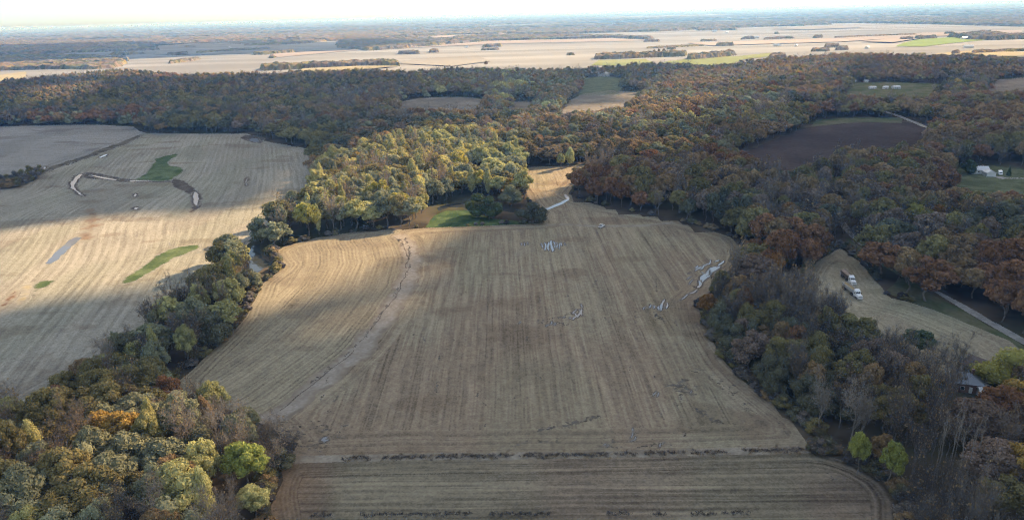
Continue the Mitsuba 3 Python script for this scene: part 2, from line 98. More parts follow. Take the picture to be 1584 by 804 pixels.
"debris": [[[[-65.6,408.9],[-63.0,401.0],[-60.2,395.8]],1.0],[[[-60.3,408.4],[-58.3,398.1],[-55.6,388.2]],1.0],[[[-56.0,388.2],[-54.1,375.4],[-53.7,361.4]],1.0],[[[-68.2,411.8],[-64.1,403.6],[-62.2,406.0]],1.0],[[[-60.8,403.3],[-59.5,411.0]],1.0],[[[-63.4,403.6],[-60.6,393.4],[-58.2,386.1]],1.0],[[[-54.8,370.0],[-51.8,357.2],[-52.2,339.7],[-53.4,325.4],[-54.9,307.5],[-57.2,289.9],[-58.8,271.5],[-62.6,256.8],[-64.8,248.7]],0.7],[[[-65.7,248.8],[-68.1,238.6],[-71.3,232.9]],1.0],[[[5.7,197.0],[14.2,201.1],[21.4,203.8],[28.9,207.4]],1.1],[[[14.1,199.6],[20.3,202.3],[26.6,205.1]],1.1],[[[50.5,223.3],[54.4,225.9],[58.5,227.5]],1.4],[[[52.5,222.3],[56.2,219.4],[53.3,216.1]],1.4],[[[56.7,226.7],[57.4,221.1],[58.1,216.7]],1.4],[[[52.0,225.1],[54.8,223.1],[59.6,224.7]],1.4],[[[53.1,220.0],[55.5,224.0],[57.5,229.0]],1.4],[[[56.2,283.7],[59.9,284.8],[61.2,280.6]],1.0],[[[58.3,287.7],[60.2,283.4]],1.0],[[[58.3,279.4],[61.5,284.7]],1.0],[[[51.2,290.4],[51.0,282.6]],1.0],[[[83.8,334.6],[88.1,341.9]],1.0],[[[82.3,320.4],[83.4,315.2]],1.0],[[[80.8,329.3],[84.4,334.5]],1.0],[[[57.3,210.0],[58.1,205.1],[60.7,201.0],[64.2,199.3]],1.6],[[[-1.8,189.6],[7.8,191.9],[13.4,190.9]],0.55],[[[22.7,188.4],[28.2,187.5],[34.8,187.8],[40.6,188.6]],0.55],[[[34.7,187.2],[41.5,188.2],[47.1,187.9]],0.55],[[[48.8,191.3],[50.7,194.1]],0.55],[[[3.0,192.1],[4.5,195.6]],0.55],[[[24.7,189.7],[26.9,194.5]],0.55],[[[27.4,188.2],[29.3,193.0]],0.55],[[[37.9,189.1],[40.3,191.7]],0.55],[[[11.5,191.0],[13.3,194.5]],0.55],[[[11.5,279.9],[12.8,285.2]],0.6],[[[9.6,278.7],[10.6,284.0]],0.6],[[[13.8,283.8],[20.4,286.1],[24.8,291.4]],0.6],[[[17.8,280.8],[21.3,277.2],[24.2,280.4]],0.6],[[[-72.8,199.4],[-66.2,196.9],[-60.5,197.3]],0.6],[[[-69.5,194.5],[-63.1,192.5],[-57.8,194.3]],0.6],[[[-78.4,208.1],[-70.2,200.8],[-62.8,198.9]],0.6],[[[-65.6,190.9],[-61.2,192.4],[-55.9,194.3]],0.6],[[[-57.3,192.2],[-55.5,197.1],[-53.5,201.4]],0.6],[[[81.8,175.9],[84.8,170.4],[87.0,167.4]],0.5],[[[83.2,168.7],[86.9,171.2]],0.5],[[[-65.8,228.8],[-65.8,233.5],[-66.7,239.5]],0.6],[[[-64.6,219.8],[-64.8,226.0]],0.6],[[[-60.3,211.1],[-59.9,216.9],[-59.7,223.0]],0.6],[[[-106.3,415.3],[-98.4,417.2]],1.2],[[[-130.2,409.6],[-120.2,413.9]],1.2],[[[-76.8,206.1],[-74.9,206.5],[-73.0,206.5]],0.45],[[[-66.6,199.9],[-66.0,200.6],[-64.0,196.2]],0.45],[[[-67.4,199.1],[-66.3,199.6],[-65.2,200.2]],0.45],[[[-55.1,203.9],[-53.3,203.1],[-51.8,204.0]],0.45],[[[-73.7,189.4],[-72.7,189.7],[-71.7,189.5]],0.45],[[[-63.0,199.9],[-61.2,200.0],[-59.1,198.6]],0.45],[[[-58.8,189.6],[-57.8,189.5],[-56.8,188.9]],0.45],[[[-57.9,194.1],[-57.3,195.2],[-56.0,193.7]],0.45],[[[-58.8,192.0],[-57.6,191.9],[-56.3,191.9]],0.45],[[[-72.1,192.0],[-70.7,191.2],[-69.8,192.1]],0.45],[[[-61.3,204.0],[-59.3,204.1],[-57.5,204.8]],0.45],[[[-66.6,196.9],[-65.6,196.5],[-65.3,198.6]],0.45],[[[-58.5,197.5],[-56.8,199.0],[-54.6,198.4]],0.45],[[[-69.9,189.5],[-68.5,190.1],[-67.4,191.5]],0.45],[[[-56.5,192.5],[-55.6,191.4],[-55.5,193.7]],0.45],[[[-74.2,206.6],[-72.2,206.5],[-70.3,206.8]],0.45],[[[-63.1,191.6],[-60.9,190.9],[-58.6,190.2]],0.45],[[[-62.7,194.7],[-62.1,195.2],[-61.0,193.1]],0.45],[[[-61.8,195.4],[-60.1,195.2],[-58.4,194.6]],0.45],[[[-72.2,199.8],[-71.1,198.9],[-70.4,198.9]],0.45],[[[-58.9,201.5],[-58.3,201.7],[-57.4,200.5]],0.45],[[[-59.7,201.7],[-58.4,201.2],[-57.2,201.3]],0.45],[[[-69.5,203.1],[-68.6,204.6],[-66.8,203.4]],0.45],[[[-54.5,197.4],[-52.6,196.5],[-50.7,196.1]],0.45],[[[-57.4,192.1],[-55.6,192.0],[-53.6,191.2]],0.45],[[[-70.2,205.2],[-68.7,205.0],[-66.6,203.0]],0.45],[[[-67.0,202.0],[-64.9,200.8],[-63.3,201.1]],0.45],[[[-65.2,201.6],[-63.6,202.0],[-62.1,202.5]],0.45],[[[-74.9,205.0],[-74.1,206.0],[-72.4,204.3]],0.45],[[[-65.9,195.6],[-64.2,196.7],[-62.1,196.0]],0.45],[[[-64.7,207.1],[-62.7,206.3],[-61.1,207.4]],0.45],[[[-80.0,210.5],[-78.2,209.1],[-78.1,213.0]],0.45],[[[-61.4,201.4],[-60.2,200.7],[-59.0,200.1]],0.45],[[[-66.4,193.5],[-65.1,193.7],[-63.7,193.6]],0.45],[[[-73.5,201.1],[-71.2,200.2],[-68.8,198.5]],0.45],[[[-78.1,203.7],[-76.0,203.1],[-74.5,204.2]],0.45],[[[-59.0,190.8],[-57.4,191.2],[-55.5,189.6]],0.45],[[[-61.9,203.3],[-60.4,204.2],[-58.5,203.0]],0.45],[[[-62.0,191.3],[-60.4,191.1],[-58.9,191.5]],0.45],[[[-67.0,194.6],[-66.2,194.1],[-65.6,194.5]],0.45],[[[78.9,192.0],[81.5,192.6]],0.5],[[[68.1,221.9],[69.6,223.3]],0.5],[[[76.7,205.7],[78.4,203.8]],0.5],[[[72.2,215.3],[75.2,216.9]],0.5],[[[72.0,208.4],[74.5,208.6]],0.5],[[[66.2,228.0],[67.1,226.7]],0.5],[[[76.9,201.2],[79.1,202.0]],0.5],[[[70.7,218.0],[72.8,217.9]],0.5],[[[69.0,217.1],[70.2,217.1]],0.5],[[[80.1,196.0],[81.0,195.0]],0.5],[[[73.7,204.7],[74.9,204.6]],0.5],[[[72.8,211.2],[74.9,209.9]],0.5],[[[72.5,208.1],[74.7,207.0]],0.5],[[[65.0,237.8],[66.4,238.4]],0.5],[[[78.8,197.2],[80.3,197.4]],0.5],[[[79.2,197.8],[80.8,198.9]],0.5],[[[72.7,210.0],[75.5,212.4]],0.5],[[[72.9,210.4],[75.5,210.4]],0.5],[[[77.4,203.2],[78.2,202.9]],0.5],[[[69.8,220.0],[73.3,222.9]],0.5],[[[77.1,189.3],[77.7,187.2]],0.5],[[[63.2,236.8],[65.0,234.9]],0.5],[[[66.1,228.5],[67.2,229.4]],0.5],[[[70.7,216.6],[73.4,218.4]],0.5],[[[67.9,225.5],[69.7,223.7]],0.5],[[[79.7,193.6],[80.5,192.0]],0.5],[[[68.3,223.0],[69.0,220.2]],0.5],[[[79.5,198.8],[80.3,198.5]],0.5],[[[72.1,210.6],[73.9,209.1]],0.5],[[[81.2,190.6],[82.9,191.0]],0.5],[[[72.9,206.7],[75.3,206.4]],0.5],[[[76.0,194.4],[77.4,195.6]],0.5],[[[76.0,202.5],[76.6,201.5]],0.5],[[[61.6,234.3],[63.7,232.7]],0.5],[[[68.3,225.3],[70.8,226.1]],0.5],[[[74.8,209.6],[75.4,208.6]],0.5],[[[74.8,205.8],[76.8,205.2]],0.5],[[[69.8,218.2],[71.4,218.9]],0.5],[[[65.0,228.3],[66.9,229.1]],0.5],[[[81.5,190.9],[82.9,191.9]],0.5],[[[73.2,207.0],[74.6,205.1]],0.5],[[[69.5,226.7],[70.9,228.1]],0.5],[[[67.2,231.9],[68.7,230.5]],0.5],[[[66.3,228.0],[68.6,226.8]],0.5],[[[70.1,213.8],[72.2,213.5]],0.5],[[[72.3,210.4],[74.8,212.4]],0.5],[[[53.5,198.5],[52.5,196.0]],0.4],[[[-40.1,274.3],[-39.9,268.4]],0.4],[[[33.1,322.7],[32.8,315.2]],0.4],[[[-5.6,218.2],[-5.8,215.9]],0.4],[[[67.5,329.0],[66.1,322.0]],0.4],[[[41.1,238.7],[40.2,235.6]],0.4],[[[46.0,272.9],[46.6,270.3]],0.4],[[[-9.5,203.5],[-9.6,200.3]],0.4],[[[60.5,224.1],[59.4,220.0]],0.4],[[[-28.2,254.9],[-27.8,248.8]],0.4],[[[54.2,217.6],[53.3,213.2]],0.4],[[[79.8,267.4],[78.8,264.2]],0.4],[[[-27.0,226.7],[-26.0,222.6]],0.4],[[[-27.0,232.7],[-26.5,227.2]],0.4],[[[5.1,269.1],[4.8,263.2]],0.4],[[[64.4,314.2],[64.9,310.5]],0.4],[[[-13.0,224.3],[-12.4,219.0]],0.4],[[[-36.0,269.8],[-34.3,264.7]],0.4],[[[-0.6,218.3],[0.4,216.0]],0.4],[[[24.6,310.7],[23.7,304.2]],0.4],[[[-10.9,216.4],[-9.6,214.0]],0.4],[[[38.0,288.0],[37.5,279.8]],0.4],[[[-23.9,317.5],[-23.3,314.1]],0.4],[[[66.3,322.6],[64.9,312.8]],0.4],[[[15.9,202.4],[15.9,198.7]],0.4],[[[-36.9,236.3],[-36.4,234.3]],0.4],[[[65.1,278.5],[65.2,273.1]],0.4],[[[48.3,232.0],[48.1,228.2]],0.4],[[[51.5,211.3],[51.6,208.0]],0.4],[[[8.7,233.5],[9.1,229.8]],0.4],[[[39.3,280.1],[37.6,277.0]],0.4],[[[45.5,206.1],[45.4,202.3]],0.4],[[[39.3,328.5],[38.5,321.7]],0.4],[[[49.6,314.2],[45.4,305.1]],0.4],[[[42.3,246.3],[41.7,243.2]],0.4],[[[22.9,323.6],[22.7,318.2]],0.4],[[[-23.4,266.8],[-23.7,264.2]],0.4],[[[-2.5,197.5],[-1.0,194.7]],0.4],[[[-21.8,319.3],[-20.9,311.7]],0.4],[[[57.7,254.8],[56.0,249.0]],0.4]],
"track": [[19.9,429.6],[34.6,429.6],[53.3,423.5],[76.1,422.7],[96.3,427.9],[96.9,423.5],[79.1,418.1],[52.8,419.3],[34.3,425.3],[19.7,425.3]],
"ditch_line": [[-64.6,185.2],[-44.5,185.2],[-18.5,184.7],[18.5,183.9],[55.3,183.5],[83.1,183.9]],
"z_belt": [[-69.3,137.2],[-59.2,149.8],[-62.5,159.9],[-66.6,175.0],[-66.6,184.3],[-72.8,199.4],[-96.4,209.8],[-109.9,220.0],[-120.2,235.6],[-116.6,257.3],[-113.5,288.2],[-117.0,322.5],[-118.1,349.6],[-119.5,366.8],[-128.6,385.2],[-143.6,410.8],[-136.9,384.5],[-149.4,385.7],[-145.4,347.1],[-142.6,309.0],[-143.5,285.2],[-146.2,258.3],[-147.6,238.2],[-148.1,223.0],[-148.4,206.0],[-156.8,203.6],[-172.2,174.0],[-158.3,140.4]],
"z_grove": [[-119.5,366.8],[-128.6,385.2],[-127.0,398.1],[-112.9,414.6],[-88.9,427.3],[-58.4,430.0],[-35.2,430.6],[20.0,431.0],[20.4,455.4],[10.3,510.1],[9.4,602.7],[7.1,662.0],[-17.1,717.7],[-89.3,692.8],[-129.8,650.2],[-151.7,597.4],[-126.8,461.8],[-140.3,437.8],[-143.0,415.1],[-142.3,385.0],[-143.6,410.8]],
"z_right_low": [[86.9,131.5],[96.0,153.4],[97.8,167.8],[93.2,176.7],[84.9,182.8],[86.5,197.8],[81.5,212.0],[77.3,225.5],[75.6,243.1],[75.7,262.9],[77.2,282.2],[79.8,297.9],[125.4,295.3],[129.4,272.8],[131.8,236.0],[137.3,225.3],[159.7,223.0],[161.9,212.1],[165.7,185.7],[139.0,129.7]],
"z_right_up": [[80.3,297.9],[88.3,309.1],[100.9,325.1],[114.1,344.6],[121.9,363.7],[121.7,395.5],[109.3,418.0],[84.3,447.3],[62.9,467.5],[48.3,490.5],[40.1,508.6],[57.7,560.9],[103.9,584.8],[134.0,580.8],[245.0,576.4],[344.2,563.1],[431.8,534.3],[198.0,225.8],[193.0,256.7],[191.2,275.2],[188.3,291.7],[179.8,283.6],[174.5,287.5],[167.7,295.4],[163.9,301.1],[167.5,327.1],[171.7,359.4],[171.2,368.3],[142.8,338.4],[134.3,316.4]],
"z_forest_w": [[-1090.2,986.7],[-644.4,952.8],[-563.8,955.3],[-460.4,919.5],[-417.3,860.1],[-291.3,838.5],[-192.6,718.9],[-142.8,548.7],[-129.8,650.2],[-89.3,692.8],[-17.1,717.7],[7.1,662.0],[3.1,929.7],[-160.9,1303.1],[-185.6,1522.6],[-310.3,1641.3],[-471.4,1623.5],[-668.6,1637.3],[-954.8,1879.6],[-1054.8,1593.7],[-1688.2,1556.8]],
"z_forest_c": [[7.1,662.0],[10.5,605.2],[38.3,607.0],[75.8,607.4],[115.9,593.8],[134.0,580.8],[245.0,576.4],[337.9,862.4],[203.2,1107.6],[83.0,1498.7],[83.0,1495.9],[-114.2,1607.1],[-185.6,1522.6],[-160.9,1303.1],[3.1,929.7]],
"z_forest_e": [[245.0,576.4],[344.2,563.1],[385.6,547.6],[507.0,513.1],[1101.4,1161.2],[895.7,1322.0],[885.6,1651.4],[778.9,1792.7],[546.4,1636.4],[383.4,1436.3],[286.1,1570.6],[149.1,1526.0],[83.0,1495.9],[83.0,1498.7],[203.2,1107.6],[337.9,862.4]],
"far_plain": [[-1380.0,1500.0],[-1042.0,1574.0],[-1043.0,1709.0],[-955.0,1880.0],[-669.0,1637.0],[-471.0,1624.0],[-310.0,1641.0],[-186.0,1523.0],[-114.0,1607.0],[85.0,1532.0],[153.0,1563.0],[293.0,1610.0],[388.0,1453.0],[546.0,1636.0],[801.0,1844.0],[897.0,1673.0],[894.0,1478.0],[896.0,1322.0],[1101.0,1161.0],[3529.0,3786.0],[2485.0,3718.0],[2501.0,4640.0],[2395.0,5566.0],[1665.0,5035.0],[820.0,4537.0],[72.0,5027.0],[-531.0,4460.0],[-1355.0,4244.0],[-2062.0,4100.0],[-2011.0,3068.0],[-2518.0,2774.0]],
"far_fields": [["green",[[199.0,1800.0],[236.0,1988.0],[362.0,1989.0],[354.0,1857.0],[285.0,1722.0]]],["green",[[314.0,1648.0],[387.0,1868.0],[495.0,1987.0],[599.0,1998.0],[719.0,2104.0],[719.0,2003.0],[576.0,1865.0],[498.0,1703.0],[399.0,1597.0]]],["lime",[[1143.0,2261.0],[1251.0,2438.0],[1426.0,2672.0],[1630.0,2794.0],[1557.0,2504.0],[1361.0,2362.0],[1207.0,2221.0]]],["beigedark",[[953.0,1721.0],[1063.0,1893.0],[1183.0,1960.0],[1253.0,1856.0],[1453.0,1692.0],[1142.0,1322.0],[1056.0,1559.0],[1011.0,1670.0]]],["beige2",[[-764.0,2576.0],[-566.0,3027.0],[-221.0,3177.0],[46.0,3273.0],[577.0,3187.0],[662.0,3654.0],[53.0,3767.0],[-394.0,3287.0],[-879.0,2890.0]]],["grey",[[-282.0,2043.0],[-275.0,2279.0],[-86.0,2329.0],[-41.0,2053.0],[-134.0,1884.0]]],["shade1",[[-1415.0,3114.0],[-1906.0,4251.0],[-1844.0,4582.0],[-1159.0,3934.0],[-642.0,3445.0],[-623.0,3059.0],[-955.0,2978.0],[-1196.0,2955.0]]],["beige2",[[660.0,2848.0],[1273.0,2944.0],[1751.0,3238.0],[2160.0,3243.0],[1951.0,2925.0],[1551.0,2865.0],[1140.0,2632.0],[689.0,2597.0]]],["tan",[[-1317.0,1994.0],[-1319.0,2107.0],[-1143.0,1820.0],[-1137.0,1715.0]]],["tan",[[-505.0,1763.0],[-512.0,1934.0],[-373.0,1977.0],[-268.0,1936.0],[-346.0,1829.0],[-416.0,1733.0]]],["grey",[[1495.0,4407.0],[1846.0,4744.0],[2090.0,4586.0],[1916.0,4202.0],[1596.0,4098.0]]],["beige2",[[-564.0,4740.0],[77.0,5386.0],[902.0,4987.0],[846.0,4678.0],[67.0,4712.0],[-516.0,4331.0]]],["pink",[[1189.0,2596.0],[1535.0,2879.0],[1494.0,2759.0],[1228.0,2454.0]]],["tan",[[892.0,1607.0],[990.0,1755.0],[1034.0,1735.0],[935.0,1589.0]]]],
"woodlots": [[[[-1473.0,2236.0],[-1369.0,2251.0],[-1181.0,2181.0],[-1123.0,2212.0],[-1220.0,2491.0],[-1777.0,2147.0],[-1253,2542],[-1531,2940],[-1899,3234],[-2120,3242],[-2613,3183]],14],[[[-2289.0,3499.0],[-1925.0,3371.0],[-1590.0,3151.0],[-1424.0,3169.0],[-2824.0,3437.0],[-1602,3604],[-2225,4433],[-3722,5722],[-4023,4921]],15],[[[-1500.0,2921.0],[-1354.0,2769.0],[-1405,2879],[-1527,3002]],12],[[[-1034.0,2350.0],[-1017.0,2507.0],[-1038.0,2626.0],[-1070,2670],[-1078,2464]],10],[[[-1320.0,3877.0],[-1159.0,3934.0],[-1053.0,4035.0],[-1019.0,4399.0],[-1060,4502],[-1204,4623],[-1198,4072],[-1355,4013]],12],[[[-925.0,2820.0],[-851.0,2875.0],[-803.0,2947.0],[-837,3059],[-904,2975],[-960,2932]],12],[[[-616.0,1926.0],[-530.0,1941.0],[-373.0,1977.0],[-271.0,1962.0],[-287,2061],[-338,2081],[-372,2072],[-522,2048],[-652,2018]],16],[[[-710.0,3226.0],[-527.0,2951.0],[-417.0,3053.0],[-260.0,3337.0],[-279.0,4032.0],[-445,4350],[-653,4289],[-824,4441],[-920,4284],[-735,3344]],15],[[[-260.0,3337.0],[-71.0,3679.0],[233.0,3624.0],[474.0,3616.0],[602.0,3247.0],[644,3430],[553,3749],[301,4145],[-87,4558],[-300,4343]],15],[[[-96.0,2976.0],[-21.0,2988.0],[-14,3122],[-47,3106],[-96,3094]],12],[[[228.0,2021.0],[299.0,2018.0],[372.0,2045.0],[478.0,2057.0],[496,2154],[390,2145],[304,2177],[243,2122]],14],[[[441.0,1898.0],[540.0,1966.0],[616.0,2054.0],[617,2120],[514,2028],[467,1994]],14],[[[1607.0,2815.0],[1547.0,2575.0],[1578.0,2487.0],[1694.0,2523.0],[1761.0,2288.0],[1940,2528],[1800,2688],[1875,3046],[1659,2849]],16],[[[1108.0,4538.0],[1323.0,4447.0],[1419,4774],[1205,4874]],14],[[[929.0,3069.0],[996.0,3094.0],[1027,3212],[985,3215]],12],[[[1192.0,3013.0],[1250.0,3045.0],[1290,3157],[1243,3132]],12],[[[1413.0,2683.0],[1526.0,2732.0],[1577,2834],[1473,2790]],12],[[[862.0,1577.0],[967.0,1597.0],[984.0,1450.0],[1142.0,1322.0],[1201,1394],[1036,1529],[1015,1677],[921,1662]],16],[[[72.0,5027.0],[846.0,4678.0],[1665.0,5035.0],[2395.0,5566.0],[2501.0,4640.0],[2485.0,3718.0],[3529.0,3786.0],[4531,4876],[3861,5798],[3097,7211],[1165,6452],[90,6219]],16],[[[-3068.0,4705.0],[-2062.0,4100.0],[-1844.0,4582.0],[-1435.0,4497.0],[-831.0,4472.0],[-564.0,4740.0],[72.0,5027.0],[-3475.0,3845.0],[91,6279],[-1235,6685],[-2126,5297],[-4493,6917],[-6170,6865]],15],[[[-394.0,2089.0],[-342.0,2095.0],[-358,2194],[-412,2188]],12],[[[-1244.0,3077.0],[-1146.0,3239.0],[-1015.0,3343.0],[-1056,3464],[-1188,3360],[-1287,3200]],9],[[[-452.0,3785.0],[-272.0,3927.0],[-78.0,4079.0],[-88,4216],[-468,3923]],10],[[[1000.0,3012.0],[1142.0,3055.0],[1178,3169],[1038,3129]],8],[[[460.0,2535.0],[670.0,2609.0],[698,2719],[480,2645]],5],[[[1255.0,2959.0],[1462.0,3030.0],[1628.0,3056.0],[1688,3170],[1303,3073]],6],[[[-1283.0,5091.0],[-622.0,5234.0],[77.0,5386.0],[81,5654],[-1387,5512]],12],[[[1124.0,1861.0],[1285.0,1905.0],[1452.0,1879.0],[1516,1964],[1176,1949]],7],[[[-1504.0,2477.0],[-1437.0,2581.0],[-1283.0,2623.0],[-1333,2728],[-1564,2579]],12],[[[1349.0,2653.0],[1401.0,2651.0],[1455,2755],[1401,2757]],11.665204497521072],[[[635.0,1863.0],[682.0,1863.0],[715,1954],[665,1954]],12.509425774292573],[[[-1626.0,3913.0],[-1560.0,3911.0],[-1613,4047],[-1681,4048]],7.390925184220645],[[[-1316.0,2986.0],[-1231.0,2987.0],[-1276,3100],[-1364,3098]],11.707659116036076],[[[-267.0,2645.0],[-232.0,2644.0],[-241,2754],[-278,2755]],11.444490897254493],[[[-363.0,2582.0],[-289.0,2578.0],[-301,2686],[-378,2690]],12.917431295681432],[[[914.0,1738.0],[953.0,1739.0],[999,1824],[959,1825]],10.326981263581052],[[[1723.0,3049.0],[1767.0,3044.0],[1830,3155],[1786,3161]],10.635633661055579],[[[175.0,2256.0],[200.0,2258.0],[209,2362],[183,2360]],7.37352098449998],[[[-788.0,2557.0],[-765.0,2558.0],[-796,2665],[-821,2665]],8.356589964179028],[[[-90.0,2721.0],[-26.0,2725.0],[-27,2839],[-94,2835]],7.471893362615687],[[[1073.0,1854.0],[1097.0,1853.0],[1148,1941],[1123,1942]],8.135992116569385],[[[507.0,2443.0],[538.0,2443.0],[561,2550],[529,2550]],8.016356878338035],[[[837.0,2117.0],[888.0,2115.0],[928,2211],[875,2214]],8.317460148698581],[[[1246.0,3604.0],[1272.0,3601.0],[1316,3730],[1290,3734]],8.076607154140563],[[[947.0,2300.0],[995.0,2298.0],[1037,2397],[988,2400]],10.555157414069225],[[[750.0,2990.0],[817.0,2990.0],[849,3108],[779,3109]],7.087999140107948],[[[-168.0,5194.0],[-120.0,5196.0],[-124,5360],[-173,5358]],12.427526618254198],[[[455.0,2121.0],[498.0,2120.0],[521,2219],[476,2220]],10.431345416170071],[[[919.0,2155.0],[959.0,2155.0],[1001,2251],[960,2251]],10.339257337927386],[[[546.0,3083.0],[612.0,3078.0],[635,3198],[567,3203]],9.44119363549912],[[[698.0,2575.0],[758.0,2573.0],[790,2680],[727,2682]],11.158364251900158]],
"lit": [[[-332.0,433.0],[-307.0,431.0],[-297.0,453.0],[-267.0,465.0],[-225.0,464.0],[-193.0,467.0],[-177.0,483.0],[-167.0,507.0],[-163.0,569.0],[-162.0,643.0],[-112.0,686.0],[-56.0,735.0],[8.0,757.0],[15.0,630.0],[40.0,638.0],[80.0,639.0],[122.0,627.0],[133.0,600.0],[105.0,560.0],[70.0,557.0],[47.0,526.0],[27.0,508.0],[5.0,501.0],[-21.0,480.0],[-36.0,438.0],[-51.0,410.0],[-66.0,376.0],[-81.0,347.0],[-95.0,315.0],[-114.0,310.0],[-142.0,333.0],[-173.0,347.0],[-197.0,331.0],[-220.0,324.0],[-231.0,312.0],[-240.0,300.0]],[[8.0,753.0],[2.0,841.0],[35.0,923.0],[82.0,1014.0],[155.0,1035.0],[208.0,951.0],[198.0,835.0],[148.0,730.0],[100.0,665.0],[53.0,655.0]],[[167.0,1117.0],[231.0,1264.0],[359.0,1339.0],[502.0,1423.0],[599.0,1454.0],[545.0,1294.0],[407.0,1150.0],[305.0,1065.0],[215.0,984.0]],[[-745.0,1109.0],[-848.0,1286.0],[-883.0,1435.0],[-828.0,1457.0],[-723.0,1256.0],[-701.0,1131.0],[-693.0,1056.0]],[[-440.0,1978.0],[-338.0,1784.0],[-227.0,1634.0],[-231.0,1477.0],[-381.0,1583.0],[-530.0,1772.0]]],
"thin": [[[[-128.0,134.0],[-150.0,177.0],[-150.0,192.0],[-137.0,199.0],[-119.0,190.0],[-92.0,175.0],[-80.0,133.0]],1.3],[[[-52.0,403.0],[-74.0,346.0],[-93.0,309.0],[-107.0,288.0],[-97.0,251.0],[-77.0,255.0],[-56.0,314.0],[-46.0,369.0]],0.3],[[[134.0,797.0],[229.0,1253.0],[407.0,1521.0],[690.0,1647.0],[460.0,1044.0],[277.0,772.0],[171.0,671.0]],0.32],[[[-112.0,335.0],[-141.0,328.0],[-170.0,340.0],[-145.0,277.0],[-116.0,263.0],[-111.0,302.0]],0.2],[[[-136.0,845.0],[-146.0,1027.0],[-22.0,1001.0],[2.0,821.0],[-56.0,735.0]],0.18]],
